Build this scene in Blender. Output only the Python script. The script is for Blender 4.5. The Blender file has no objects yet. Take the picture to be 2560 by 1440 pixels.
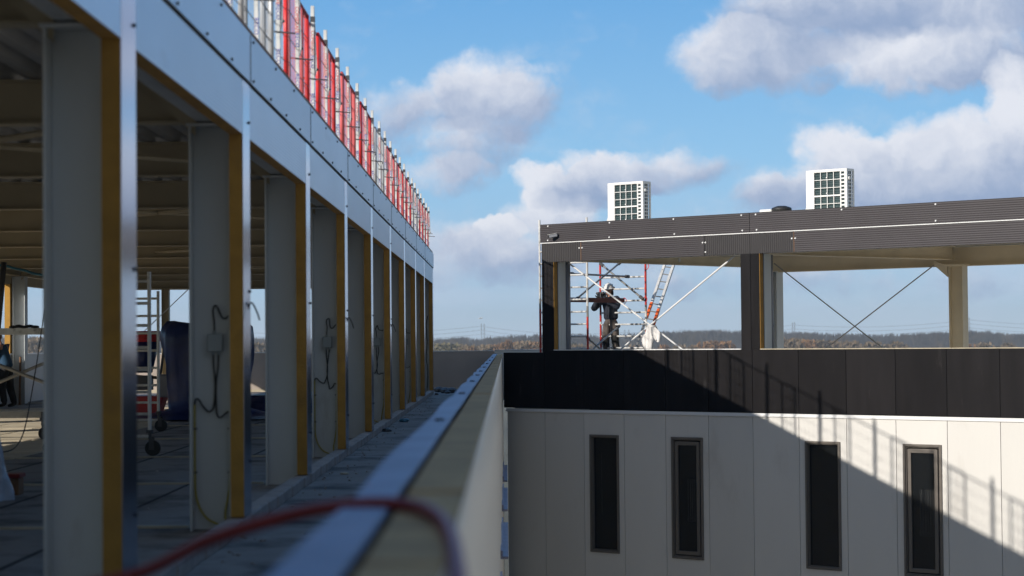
import bpy, bmesh, math, random
import numpy as np
from mathutils import Vector, Matrix
random.seed(7); rng = np.random.default_rng(7)
sc = bpy.context.scene
C = sc.collection

# ------------------------------------------------------------------ camera
EYE = 1.5
cd = bpy.data.cameras.new('camera'); cam = bpy.data.objects.new('camera', cd); C.objects.link(cam)
cd.lens = 70.0; cd.sensor_width = 36.0; cd.clip_start = 0.1; cd.clip_end = 12000
FPX, VPX = 4978.0, 1264.0
_p, _r, _y = math.atan(133 / FPX), math.radians(0.5), 16 / FPX
_f = Vector((math.sin(_y) * math.cos(_p), math.cos(_y) * math.cos(_p), math.sin(_p)))
_r0 = Vector((math.cos(_y), -math.sin(_y), 0)); _u0 = _r0.cross(_f)
_R = math.cos(_r) * _r0 - math.sin(_r) * _u0; _U = math.sin(_r) * _r0 + math.cos(_r) * _u0
cam.matrix_world = Matrix(((_R.x, _U.x, -_f.x, 0), (_R.y, _U.y, -_f.y, 0), (_R.z, _U.z, -_f.z, EYE), (0, 0, 0, 1)))
cd.dof.use_dof = True; cd.dof.focus_distance = 45.0; cd.dof.aperture_fstop = 2.3
sc.camera = cam

def ray(px, py):
    return _f + _R * ((px - 1280) / FPX) - _U * ((py - 720) / FPX)
def at(px, py, Y):
    d = ray(px, py); return Vector((0, 0, EYE)) + d * (Y / d.y)

# ------------------------------------------------------------------ light
SUN = Vector((1.0, 0.855, -0.563)).normalized()          # direction the sunlight travels
elev = math.asin(-SUN.z); azim = math.atan2(-SUN.x, -SUN.y)
sd = bpy.data.lights.new('sun', 'SUN'); so = bpy.data.objects.new('sun', sd); C.objects.link(so)
so.rotation_euler = SUN.to_track_quat('-Z', 'Y').to_euler()
sd.energy = 4.7; sd.angle = math.radians(0.5); sd.color = (1.0, 0.93, 0.83)
sc.view_settings.view_transform = 'Standard'; sc.view_settings.look = 'None'
sc.view_settings.exposure = 0.0; sc.view_settings.gamma = 1.0
sc.cycles.max_bounces = 6

# ------------------------------------------------------------------ sky with clouds (functions of world direction)
world = bpy.data.worlds.new("World"); sc.world = world; world.use_nodes = True
nt = world.node_tree; nt.nodes.clear(); L = nt.links
def N(t, **k):
    n = nt.nodes.new(t)
    for a, b in k.items(): setattr(n, a, b)
    return n
def put(sock, v):
    if isinstance(v, bpy.types.NodeSocket): L.new(v, sock)
    else: sock.default_value = v
def M(op, a, b=0.0, c=0.0, clamp=False):
    n = N('ShaderNodeMath', operation=op, use_clamp=clamp)
    put(n.inputs[0], a); put(n.inputs[1], b); put(n.inputs[2], c); return n.outputs[0]
def V(op, a, b=(0, 0, 0)):
    n = N('ShaderNodeVectorMath', operation=op); put(n.inputs[0], a); put(n.inputs[1], b)
    return n.outputs['Value'] if op in ('DOT_PRODUCT', 'LENGTH') else n.outputs[0]
def smooth(x, lo, hi):
    n = N('ShaderNodeMapRange', interpolation_type='SMOOTHSTEP'); put(n.inputs[0], x); put(n.inputs[1], lo); put(n.inputs[2], hi)
    n.inputs[3].default_value = 0; n.inputs[4].default_value = 1; return n.outputs[0]
def noise(vec, scale, detail=6, rough=0.55, col=False):
    n = N('ShaderNodeTexNoise'); put(n.inputs['Vector'], vec); n.inputs['Scale'].default_value = scale
    n.inputs['Detail'].default_value = detail; n.inputs['Roughness'].default_value = rough
    return n.outputs['Color'] if col else n.outputs['Fac']
def mixc(f, a, b):
    n = N('ShaderNodeMix', data_type='RGBA'); put(n.inputs['Factor'], f); put(n.inputs['A'], a); put(n.inputs['B'], b); return n.outputs['Result']
tc = N('ShaderNodeTexCoord'); D = tc.outputs['Generated']
sx = N('ShaderNodeSeparateXYZ'); L.new(D, sx.inputs[0]); dx, dy, dz = sx.outputs
front = smooth(dy, 0.05, 0.3)
dys = M('MAXIMUM', dy, 0.05)
cb = N('ShaderNodeCombineXYZ'); L.new(M('DIVIDE', dx, dys), cb.inputs[0]); L.new(M('DIVIDE', dz, dys), cb.inputs[1]); cb.inputs[2].default_value = 0.3
UV = cb.outputs[0]
w1 = V('SUBTRACT', noise(UV, 16, 4, 0.5, True), (0.5, 0.5, 0.5)); w2 = V('SUBTRACT', noise(UV, 70, 5, 0.6, True), (0.5, 0.5, 0.5))
UVw = V('ADD', V('ADD', UV, V('MULTIPLY', w1, (0.034, 0.026, 0))), V('MULTIPLY', w2, (0.014, 0.013, 0)))
blobs = [  # photo-derived cloud centres, radii, weight, tone, crispness group
 (1880,160,190,90,1.0,0.50),(1990,70,190,90,.7,0.30),(2290,150,210,85,1.0,0.62),(2470,100,200,130,.9,0.42),(2300,0,430,70,.8,0.28),(2150,30,160,60,.5,.25),
 (2090,410,125,95,1.1,0.62),(2230,440,170,95,1.0,0.42),(2400,390,190,105,1.1,0.55),(2550,270,85,120,1.4,0.85),(2500,440,170,110,1.0,.35),(2300,505,430,70,1.0,0.12),(1960,490,130,60,.6,0.45),
 (1195,195,95,75,.85,0.62),(1075,265,180,62,.70,0.48),(1270,270,120,75,.65,0.42),(1190,370,150,66,.62,0.42),(1120,440,120,42,.65,0.50),(1340,250,90,90,.35,0.42),
 (1000,340,75,55,.45,0.15),(880,180,60,80,.25,0.5),
 (1360,450,62,48,1.1,1.0),(1500,425,120,50,.8,0.60),(1650,430,180,52,.7,0.45),(1500,475,150,36,.8,0.12),(1390,520,120,42,.9,0.72),
 (1250,557,66,24,1.1,1.0),(1180,650,230,70,.5,0.42),(1130,575,160,40,.35,0.55),(1500,600,420,70,.45,.45),(2200,700,500,60,.4,.42),(1700,690,380,50,.35,.4)]
dens = None; tone = None
for (px, py, rx, ry, amp, br) in blobs:
    d = ray(px, py); u, v = d.x / d.y, d.z / d.y
    q = V('MULTIPLY', V('SUBTRACT', UVw, (u, v, 0.3)), (FPX / rx / 1.25, FPX / ry / 1.25, 0))
    b = M('MULTIPLY', M('MAXIMUM', M('SUBTRACT', 1.0, V('DOT_PRODUCT', q, q)), 0.0), amp)
    sh = M('MULTIPLY_ADD', V('DOT_PRODUCT', q, (-0.20, 0.44, 0)), 1.0, br)
    t = M('MULTIPLY', b, sh)
    dens = b if dens is None else M('ADD', dens, b); tone = t if tone is None else M('ADD', tone, t)
fb = noise(UV, 38, 9, 0.62)
cmask = smooth(M('ADD', M('MULTIPLY', M('MINIMUM', dens, 1.3), front), M('MULTIPLY', M('SUBTRACT', fb, 0.5), 1.5)), 0.08, 0.84)
cmask = M('MULTIPLY', cmask, M('MULTIPLY', smooth(dens, 0.0, 0.16), front))
tn = M('DIVIDE', tone, M('MAXIMUM', dens, 0.01))
tn = M('ADD', tn, M('MULTIPLY', M('SUBTRACT', noise(UVw, 55, 6, 0.6), 0.5), 0.75), clamp=True)
ccol = mixc(smooth(tn, 0.05, 0.95), (0.30, 0.40, 0.60, 1), (0.80, 0.83, 0.91, 1))
# thin bank low over the horizon and broken cloud elsewhere in the sky
bank = M('MULTIPLY', smooth(noise(V('MULTIPLY', UV, (1, 2.6, 1)), 14, 7, 0.6), 0.38, 0.70), M('SUBTRACT', 1.0, smooth(dz, 0.035, 0.085)))
bank = M('MULTIPLY', M('MULTIPLY', bank, front), 0.75)
rest = M('MULTIPLY', smooth(noise(D, 3.0, 7, 0.55), 0.42, 0.60), M('SUBTRACT', 1.0, front))
sky = N('ShaderNodeTexSky', sky_type='NISHITA'); sky.sun_disc = False
sky.sun_elevation = elev; sky.sun_rotation = azim
sky.altitude = 0; sky.air_density = 1.0; sky.dust_density = 0.1; sky.ozone_density = 3.0
hs = N('ShaderNodeHueSaturation'); L.new(sky.outputs[0], hs.inputs['Color']); hs.inputs['Saturation'].default_value = 1.12; hs.inputs['Value'].default_value = 1.0
SKY_S = 0.08
def bg(col, s):
    b = N('ShaderNodeBackground'); put(b.inputs[0], col); put(b.inputs[1], s); return b.outputs[0]
def mixs(f, a, b):
    n = N('ShaderNodeMixShader'); put(n.inputs[0], f); L.new(a, n.inputs[1]); L.new(b, n.inputs[2]); return n.outputs[0]
ramp = N('ShaderNodeValToRGB'); L.new(M('MULTIPLY', dz, 4.0, clamp=True), ramp.inputs[0])
cr = ramp.color_ramp; cr.elements[0].position = 0.0; cr.elements[0].color = (0.46, 0.62, 0.80, 1); cr.elements[1].position = 1.0; cr.elements[1].color = (0.11, 0.33, 0.72, 1)
for p_, c_ in ((0.10, (0.37, 0.58, 0.82, 1)), (0.36, (0.285, 0.58, 0.90, 1)), (0.68, (0.16, 0.44, 0.83, 1))):
    e = cr.elements.new(p_); e.color = c_
s0 = mixs(M('MULTIPLY', front, 0.85), bg(hs.outputs[0], SKY_S), bg(ramp.outputs[0], 1.0))
s1 = mixs(rest, s0, bg((0.48, 0.53, 0.60, 1), 0.55))
s2 = mixs(bank, s1, bg((0.50, 0.63, 0.80, 1), 1.0))
wisp = M('MULTIPLY', M('MULTIPLY', smooth(noise(V('MULTIPLY', UVw, (1, 1.9, 1)), 17, 8, 0.62), 0.50, 0.78), front), 0.42)
s2 = mixs(wisp, s2, bg((0.55, 0.66, 0.82, 1), 1.0))
s3 = mixs(cmask, s2, bg(ccol, 1.0))
wo = N('ShaderNodeOutputWorld'); L.new(s3, wo.inputs[0])

# ------------------------------------------------------------------ helpers
class MB:
    """collects solid shapes; build() links them as ONE mesh object"""
    def __init__(self): self.v = []; self.f = []; self.m = []; self.mi = 0; self.T = None
    def add(self, vs, fs):
        o = len(self.v)
        for p in vs:
            p = Vector(p); self.v.append(self.T @ p if self.T else p)
        for f in fs: self.f.append([i + o for i in f]); self.m.append(self.mi)
        return self
    def box(self, x0, x1, y0, y1, z0, z1):
        return self.add([(x0,y0,z0),(x1,y0,z0),(x1,y1,z0),(x0,y1,z0),(x0,y0,z1),(x1,y0,z1),(x1,y1,z1),(x0,y1,z1)],
            [(0,3,2,1),(4,5,6,7),(0,1,5,4),(1,2,6,5),(2,3,7,6),(3,0,4,7)])
    def tube(self, pts, r, n=8, closed=True):
        pts = [Vector(p) for p in pts]; k = len(pts); rs = r if isinstance(r, (list, tuple)) else [r] * k
        ref = Vector((0.13, 0.21, 0.97)); vs = []; fs = []
        for i, p in enumerate(pts):
            t = (pts[min(i + 1, k - 1)] - pts[max(i - 1, 0)]).normalized()
            if abs(t.dot(ref)) > 0.97: ref = Vector((0.95, 0.2, 0.1))
            a = t.cross(ref).normalized(); b = t.cross(a); ref = -t.cross(a).cross(t) if False else ref
            for j in range(n):
                w = 2 * math.pi * j / n; vs.append(p + (a * math.cos(w) + b * math.sin(w)) * rs[i])
        for i in range(k - 1):
            for j in range(n):
                fs.append((i*n+j, i*n+(j+1) % n, (i+1)*n+(j+1) % n, (i+1)*n+j))
        if closed: fs.append(tuple(range(n))[::-1]); fs.append(tuple((k-1)*n+j for j in range(n)))
        return self.add(vs, fs)
    def prism(self, poly, axis, a, b):
        """polygon (2D) pushed along axis from a to b; 2D coords are the other two axes in order"""
        n = len(poly)
        def mk(p, w): return {'x': (w, p[0], p[1]), 'y': (p[0], w, p[1]), 'z': (p[0], p[1], w)}[axis]
        vs = [mk(p, a) for p in poly] + [mk(p, b) for p in poly]
        fs = [tuple(range(n))[::-1], tuple(range(n, 2*n))] + [(i, (i+1) % n, n+(i+1) % n, n+i) for i in range(n)]
        return self.add(vs, fs)
    def ball(self, c, r, nu=10, nv=7):
        r = (r, r, r) if not isinstance(r, (tuple, list)) else r; vs = []; fs = []
        for i in range(nv + 1):
            a = math.pi * i / nv
            for j in range(nu):
                b = 2 * math.pi * j / nu
                vs.append((c[0]+r[0]*math.sin(a)*math.cos(b), c[1]+r[1]*math.sin(a)*math.sin(b), c[2]+r[2]*math.cos(a)))
        for i in range(nv):
            for j in range(nu): fs.append((i*nu+j, (i+1)*nu+j, (i+1)*nu+(j+1) % nu, i*nu+(j+1) % nu))
        return self.add(vs, fs)
    def build(self, name, mats, parent=None, world=False, loc=None, smooth=False, bevel=0, seg=1):
        off = Vector(loc) if loc is not None else Vector((0, 0, 0))
        if world and parent is not None:
            p = parent
            while p is not None: off = off + p.location; p = p.parent
        me = bpy.data.meshes.new(name)
        me.from_pydata([tuple(p - off) for p in self.v], [], self.f)
        mats = mats if isinstance(mats, (list, tuple)) else [mats]
        for m in mats: me.materials.append(m)
        me.polygons.foreach_set('material_index', [min(i, len(mats)-1) for i in self.m])
        bm = bmesh.new(); bm.from_mesh(me)
        bmesh.ops.remove_doubles(bm, verts=bm.verts, dist=1e-6) if bevel else None
        bmesh.ops.recalc_face_normals(bm, faces=bm.faces)
        if bevel:
            ed = [e for e in bm.edges if len(e.link_faces) == 2 and e.calc_face_angle(0) > 0.6]
            bmesh.ops.bevel(bm, geom=ed, offset=bevel, segments=seg, affect='EDGES', profile=0.6, clamp_overlap=True)
        bm.to_mesh(me); bm.free()
        if smooth: me.polygons.foreach_set('use_smooth', [True] * len(me.polygons))
        me.update()
        o = bpy.data.objects.new(name, me); C.objects.link(o)
        if parent is not None: o.parent = parent
        if loc is not None and parent is None: o.location = loc
        return o

def tag(o, label=None, cat=None, group=None, kind=None):
    if label: o['label'] = label
    if cat: o['category'] = cat
    if group: o['group'] = group
    if kind: o['kind'] = kind
    return o
def thing(name, label, cat, loc=(0, 0, 0), rz=0, group=None):
    o = bpy.data.objects.new(name, None); C.objects.link(o); o.empty_display_size = 0.2
    o.location = loc; o.rotation_euler = (0, 0, rz)
    return tag(o, label, cat, group)
KIDS = {}
def dup(root, loc, rz=None, label=None, scale=None):
    r = root.copy(); C.objects.link(r); r.location = loc
    if rz is not None: r.rotation_euler = (0, 0, rz)
    if scale is not None: r.scale = scale
    if label: r['label'] = label
    for ch in list(root.children):
        c = ch.copy(); C.objects.link(c); c.parent = r
        for g in list(ch.children):
            k = g.copy(); C.objects.link(k); k.parent = c
    return r

# ------------------------------------------------------------------ materials
def mat(name, col, rough=0.6, metal=0.0, var=0.12, scale=3.0, bump=0.0, bscale=40.0, stretch=(1, 1, 1), spec=0.5,
        rib=None, dirt=None, dscale=1.2, dth=(0.55, 0.75), rnd=0.0):
    m = bpy.data.materials.new(name); m.use_nodes = True; t = m.node_tree; b = t.nodes['Principled BSDF']
    b.inputs['Roughness'].default_value = rough; b.inputs['Metallic'].default_value = metal
    b.inputs['Specular IOR Level'].default_value = spec
    tc = t.nodes.new('ShaderNodeTexCoord'); mp = t.nodes.new('ShaderNodeMapping'); mp.inputs['Scale'].default_value = stretch
    t.links.new(tc.outputs['Object'], mp.inputs[0])
    n = t.nodes.new('ShaderNodeTexNoise'); n.inputs['Scale'].default_value = scale; n.inputs['Detail'].default_value = 6
    t.links.new(mp.outputs[0], n.inputs['Vector'])
    r = t.nodes.new('ShaderNodeMapRange'); r.inputs[1].default_value = 0.25; r.inputs[2].default_value = 0.75
    r.inputs[3].default_value = 1 - var; r.inputs[4].default_value = 1 + var; t.links.new(n.outputs['Fac'], r.inputs[0])
    mx = t.nodes.new('ShaderNodeVectorMath'); mx.operation = 'SCALE'; mx.inputs[0].default_value = col[:3]
    t.links.new(r.outputs[0], mx.inputs['Scale']); out = mx.outputs[0]
    if dirt:
        n2 = t.nodes.new('ShaderNodeTexNoise'); n2.inputs['Scale'].default_value = dscale; n2.inputs['Detail'].default_value = 9; n2.inputs['Roughness'].default_value = 0.65
        t.links.new(mp.outputs[0], n2.inputs['Vector'])
        rr = t.nodes.new('ShaderNodeMapRange'); rr.inputs[1].default_value = dth[0]; rr.inputs[2].default_value = dth[1]; t.links.new(n2.outputs['Fac'], rr.inputs[0])
        mm = t.nodes.new('ShaderNodeMix'); mm.data_type = 'RGBA'; t.links.new(rr.outputs[0], mm.inputs['Factor']); t.links.new(out, mm.inputs['A'])
        mm.inputs['B'].default_value = (*dirt, 1); out = mm.outputs['Result']
    if rnd:
        oi = t.nodes.new('ShaderNodeObjectInfo'); r4 = t.nodes.new('ShaderNodeMapRange'); r4.inputs[3].default_value = 1-rnd; r4.inputs[4].default_value = 1+rnd*.4
        t.links.new(oi.outputs['Random'], r4.inputs[0]); m4 = t.nodes.new('ShaderNodeVectorMath'); m4.operation = 'SCALE'; t.links.new(out, m4.inputs[0]); t.links.new(r4.outputs[0], m4.inputs['Scale']); out = m4.outputs[0]
    t.links.new(out, b.inputs['Base Color'])
    nrm = None
    if bump:
        n3 = t.nodes.new('ShaderNodeTexNoise'); n3.inputs['Scale'].default_value = bscale; n3.inputs['Detail'].default_value = 4
        t.links.new(mp.outputs[0], n3.inputs['Vector'])
        bp = t.nodes.new('ShaderNodeBump'); bp.inputs['Strength'].default_value = bump; bp.inputs['Distance'].default_value = 0.02
        t.links.new(n3.outputs['Fac'], bp.inputs['Height']); nrm = bp.outputs[0]
    if rib:   # (axis, pitch, strength) shallow rolled ribs
        w = t.nodes.new('ShaderNodeTexWave'); w.bands_direction = rib[0]; w.inputs['Scale'].default_value = 0.314159 / rib[1] * 1.0
        t.links.new(tc.outputs['Object'], w.inputs['Vector'])
        bp = t.nodes.new('ShaderNodeBump'); bp.inputs['Strength'].default_value = rib[2]; bp.inputs['Distance'].default_value = rib[1] * 0.3
        t.links.new(w.outputs['Fac'], bp.inputs['Height'])
        if nrm: t.links.new(nrm, bp.inputs['Normal'])
        nrm = bp.outputs[0]
    if nrm: t.links.new(nrm, b.inputs['Normal'])
    return m

m_white   = mat('white_cladding', (0.70, 0.685, 0.655), 0.42, var=0.035, scale=0.8, rib=('X', 0.05, 0.05), dirt=(0.52, 0.49, 0.45), dscale=1.0, dth=(0.58, 0.9), bump=0.12, bscale=0.8, stretch=(1, 1, 0.35), rnd=0.07)
m_dark    = mat('dark_cladding', (0.0160, 0.0146, 0.0155), 0.7, var=0.22, scale=1.3, stretch=(3, 3, 0.5), dirt=(0.05, 0.047, 0.046), dscale=1.4, dth=(0.62, 0.80), spec=0.06, rnd=0.2)
m_darkrib = mat('dark_ribbed_cladding', (0.052, 0.046, 0.050), 0.5, var=0.10, scale=1.5, rib=('Z', 0.042, 0.42), spec=0.3, bump=0.25, bscale=0.9, rnd=0.10)
m_darkv   = mat('dark_upright_ribbed_cladding', (0.034, 0.031, 0.032), 0.5, var=0.12, scale=1.5, rib=('X', 0.05, 0.5), spec=0.3)
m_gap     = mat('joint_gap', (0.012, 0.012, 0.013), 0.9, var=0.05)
m_trim    = mat('white_trim', (0.78, 0.78, 0.78), 0.35, var=0.04)
m_cover   = mat('aluminium_cover', (0.44, 0.45, 0.54), 0.16, metal=1.0, var=0.05, scale=2)
m_fascia  = mat('ribbed_aluminium', (0.62, 0.68, 0.76), 0.40, metal=0.75, var=0.05, scale=1.2, rib=('Z', 0.028, 0.25), dirt=(0.46, 0.50, 0.56), dscale=1.5, dth=(0.6, 0.85), stretch=(1, 0.5, 1.5), bump=0.35, bscale=1.1, rnd=0.10)
m_yellow  = mat('yellow_insulation', (0.47, 0.255, 0.05), 0.85, var=0.16, scale=6, bump=0.3, bscale=60, dirt=(0.33, 0.18, 0.05), dscale=2.5, rnd=0.22)
m_tan     = mat('weathered_insulation', (0.50, 0.31, 0.14), 0.9, var=0.25, scale=5, bump=0.4, bscale=50, dirt=(0.24, 0.16, 0.085), dscale=2.6)
m_col     = mat('white_steel', (0.66, 0.685, 0.69), 0.45, var=0.05, scale=2, dirt=(0.36, 0.33, 0.28), dscale=2.2, dth=(0.60, 0.84), stretch=(1, 1, 0.3), rnd=0.10)
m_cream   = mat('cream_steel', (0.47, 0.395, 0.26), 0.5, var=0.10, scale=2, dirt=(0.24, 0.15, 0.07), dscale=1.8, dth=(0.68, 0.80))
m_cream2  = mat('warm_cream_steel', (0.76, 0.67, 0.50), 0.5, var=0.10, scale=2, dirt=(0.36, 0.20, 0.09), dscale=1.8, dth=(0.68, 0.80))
m_deck    = mat('galvanised_deck', (0.45, 0.44, 0.42), 0.5, metal=0.3, var=0.1)
m_conc    = mat('stained_concrete', (0.30, 0.28, 0.26), 0.8, var=0.25, scale=1.1, bump=0.35, bscale=25, dirt=(0.075, 0.070, 0.066), dscale=1.1, dth=(0.46, 0.64))
m_memb    = mat('dark_roof_membrane', (0.035, 0.035, 0.038), 0.7, var=0.2)
m_curb    = mat('curb_concrete', (0.40, 0.35, 0.32), 0.85, var=0.2, scale=5, bump=0.4, dirt=(0.12, 0.10, 0.09), dscale=3)
m_batten  = mat('floor_batten', (0.50, 0.44, 0.33), 0.85, var=0.2, scale=4)
m_sunpatch  = mat('pale_sun_patch', (0.60, 0.52, 0.38), 0.8, var=0.15, scale=2)  # paler than the floor, lifts the sun patch by colour
m_wall    = mat('brown_panel_wall', (0.44, 0.37, 0.32), 0.75, var=0.10, scale=1.5, dirt=(0.34, 0.28, 0.24), dscale=1.2, dth=(0.6, 0.75))
m_walll   = mat('pale_panel_wall', (0.42, 0.39, 0.35), 0.7, var=0.1)
m_outer   = mat('cream_outer_sheet', (0.88, 0.76, 0.60), 0.30, var=0.05, scale=1.5)
m_flash   = mat('galvanised_flashing', (0.215, 0.215, 0.285), 0.48, metal=0.6, var=0.25, scale=4, bump=0.3, bscale=9)
m_redhose = mat('red_rubber', (0.23, 0.022, 0.022), 0.45, var=0.2, scale=8)
m_glass   = mat('dark_glass', (0.012, 0.014, 0.016), 0.03, var=0.1, spec=0.55)
m_glass.node_tree.nodes['Principled BSDF'].inputs['Alpha'].default_value = 0.62
m_frame   = mat('taupe_frame', (0.15, 0.132, 0.115), 0.4, var=0.05)
m_grey    = mat('grey_plastic', (0.23, 0.24, 0.27), 0.4, var=0.06)
m_black   = mat('black_rubber', (0.018, 0.018, 0.02), 0.55, var=0.15)
m_yelcon  = mat('yellow_conduit', (0.42, 0.34, 0.05), 0.5, var=0.1)
m_jbox    = mat('grey_box_plastic', (0.32, 0.36, 0.38), 0.5, var=0.05)
m_alu     = mat('scaffold_aluminium', (0.72, 0.71, 0.69), 0.38, metal=0.15, var=0.15, scale=8, dirt=(0.32, 0.31, 0.30), dscale=7, dth=(0.55, 0.7))
m_alud    = mat('dull_aluminium', (0.34, 0.33, 0.31), 0.45, metal=0.5, var=0.15, scale=8)
m_redtube = mat('red_painted_tube', (0.55, 0.035, 0.025), 0.45, var=0.2, scale=9, dirt=(0.45, 0.40, 0.38), dscale=9, dth=(0.66, 0.74))
m_orange  = mat('orange_paint', (0.80, 0.13, 0.015), 0.5, var=0.1)
m_board   = mat('brown_toe_board', (0.17, 0.055, 0.04), 0.7, var=0.2)
m_redmesh = mat('red_barrier_paint', (0.72, 0.035, 0.035), 0.40, var=0.15, scale=5)
m_pinkmesh= mat('faded_red_barrier_paint', (0.78, 0.16, 0.16), 0.45, var=0.15, scale=5)
m_shaderail= mat('shaded_red_rail', (0.26, 0.015, 0.02), 0.5, var=0.15)  # red darkened in the colour for the shaded underside of the rail
m_greymesh= mat('galvanised_barrier', (0.62, 0.63, 0.64), 0.40, metal=0.3, var=0.1)
m_post    = mat('barrier_post_zinc', (0.74, 0.75, 0.74), 0.42, metal=0.15, var=0.12, scale=14, dirt=(0.42, 0.43, 0.43), dscale=12, dth=(0.56, 0.7))
m_clamp   = mat('dark_clamp', (0.07, 0.07, 0.075), 0.5, var=0.1)
m_inkred  = mat('red_lettering', (0.60, 0.02, 0.03), 0.5, var=0.0)
m_inkblue = mat('blue_lettering', (0.05, 0.06, 0.42), 0.5, var=0.0)
m_tarp    = mat('blue_tarpaulin', (0.006, 0.020, 0.115), 0.36, var=0.4, scale=3, bump=1.0, bscale=4)
m_red     = mat('red_plastic', (0.55, 0.02, 0.02), 0.4, var=0.1)
m_hvac    = mat('white_enamel', (0.80, 0.80, 0.79), 0.35, var=0.03)
m_coil    = mat('dark_green_fins', (0.022, 0.050, 0.055), 0.45, var=0.2, rib=('Z', 0.05, 0.6))
m_skin    = mat('skin', (0.48, 0.24, 0.16), 0.55, var=0.1)
m_navy    = mat('navy_jacket', (0.016, 0.020, 0.034), 0.8, var=0.3, scale=9, bump=0.5, bscale=14)
m_trouser = mat('brown_work_trousers', (0.115, 0.095, 0.085), 0.85, var=0.25, scale=8, bump=0.4, bscale=16)
m_blackcl = mat('black_cloth', (0.014, 0.014, 0.015), 0.85, var=0.2)
m_helmet  = mat('white_helmet', (0.72, 0.71, 0.68), 0.3, var=0.05)
m_greycl  = mat('grey_knit', (0.16, 0.155, 0.15), 0.9, var=0.2)
m_bluecl  = mat('blue_vest', (0.02, 0.07, 0.14), 0.8, var=0.2)
m_rag     = mat('white_cloth', (0.74, 0.72, 0.70), 0.9, var=0.1, scale=10)
m_bag     = mat('clear_plastic', (0.45, 0.50, 0.58), 0.18, var=0.2, scale=9, bump=0.8, bscale=18)
m_bluehose= mat('blue_hose', (0.03, 0.17, 0.26), 0.4, var=0.1)
m_wood    = mat('brown_wood', (0.20, 0.10, 0.045), 0.75, var=0.3, scale=6)
m_ground  = mat('winter_field', (0.11, 0.10, 0.065), 0.95, var=0.3, scale=0.02, dirt=(0.07, 0.085, 0.04), dscale=0.01)
m_trunk   = mat('bark', (0.10, 0.08, 0.065), 0.9, var=0.2)
m_twig1   = mat('purple_grey_twigs', (0.060, 0.050, 0.050), 0.95, var=0.35, scale=0.06)
m_twig2   = mat('brown_twigs', (0.095, 0.070, 0.052), 0.95, var=0.35, scale=0.06)
m_twig3   = mat('tan_twigs', (0.165, 0.122, 0.078), 0.95, var=0.25, scale=0.3)
m_twig4   = mat('orange_brown_leaves', (0.22, 0.12, 0.055), 0.95, var=0.25, scale=0.3)
m_twig5   = mat('olive_twigs', (0.15, 0.13, 0.075), 0.95, var=0.25, scale=0.3)
m_ever    = mat('dark_needles', (0.02, 0.035, 0.022), 0.9, var=0.25)
m_pylon   = mat('pylon_steel', (0.16, 0.17, 0.18), 0.5, var=0.05)
m_house   = mat('pale_render', (0.62, 0.58, 0.52), 0.8, var=0.05)

# ------------------------------------------------------------------ ground and roof floors (the setting)
GZ = -11.0
g = MB(); g.add([(-5000, -3000, GZ), (5000, -3000, GZ), (5000, 7000, GZ), (-5000, 7000, GZ)], [(0, 1, 2, 3)])
tag(g.build('ground', m_ground), kind='structure')
g = MB(); g.add([(-0.10, -10, GZ+.01), (25, -10, GZ+.01), (25, 45, GZ+.01), (-0.10, 45, GZ+.01)], [(0, 1, 2, 3)])
tag(g.build('courtyard_paving', m_walll), kind='structure')
FZ = 0.09
g = MB(); g.box(-12.4, -0.36, -9, 58.0, -0.15, FZ)
tag(g.build('roof_floor', m_conc), kind='structure')
g = MB(); g.box(0.2, 9, 46.0, 62.0, -0.15, 0.196)
tag(g.build('rear_roof_floor', m_house), kind='structure')

# ------------------------------------------------------------------ left steel hall
PIT = 4.74; YE = [10.63 + PIT * i for i in range(-4, 10)]; I0 = 4           # far edge of every cover strip
hall = thing('steel_hall', 'open steel hall with aluminium fascia, white columns and yellow insulation edges', 'building', (-1.97, 0, FZ))
def ibeam(b, p0, p1, w, h, tf=0.016, tw=0.012, zt=0.0):
    """I section between two points; zt is the z of its top"""
    p0, p1 = Vector(p0), Vector(p1); t = (p1 - p0).normalized(); s = Vector((t.y, -t.x, 0))
    def bar(a0, a1, z0, z1):
        vs = []
        for p in (p0, p1):
            for (a, z) in ((a0, z0), (a1, z0), (a1, z1), (a0, z1)): q = p + s * a; vs.append((q.x, q.y, z))
        b.add(vs, [(0, 1, 2, 3), (7, 6, 5, 4), (0, 4, 5, 1), (1, 5, 6, 2), (2, 6, 7, 3), (3, 7, 4, 0)])
    bar(-w/2, w/2, zt-tf, zt); bar(-w/2, w/2, zt-h, zt-h+tf); bar(-tw/2, tw/2, zt-h+tf, zt-tf)
def hcolumn(b, x0, x1, y0, y1, z0, z1, tf=0.015):
    ym = (y0+y1)/2
    b.box(x1-tf, x1, y0, y1, z0, z1); b.box(x0, x0+tf, y0, y1, z0, z1); b.box(x0+tf, x1-tf, ym-0.006, ym+0.006, z0, z1)
    b.box(x0-.02, x1+.001, y0-.01, y1+.01, z1, z1+.02)
XF = -1.97
bolt_b = MB(); bolt_b.tube([(0, 0, 0), (0.012, 0, 0)], 0.012, 8); bolt_proto = None
def bolt(parent, x, y, z):
    global bolt_proto
    if bolt_proto is None:
        bolt_proto = bolt_b.build('bolt', m_clamp, parent); o = bolt_proto
    else:
        o = bolt_proto.copy(); C.objects.link(o); o.parent = parent
    o.location = (x, y, z)
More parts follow.
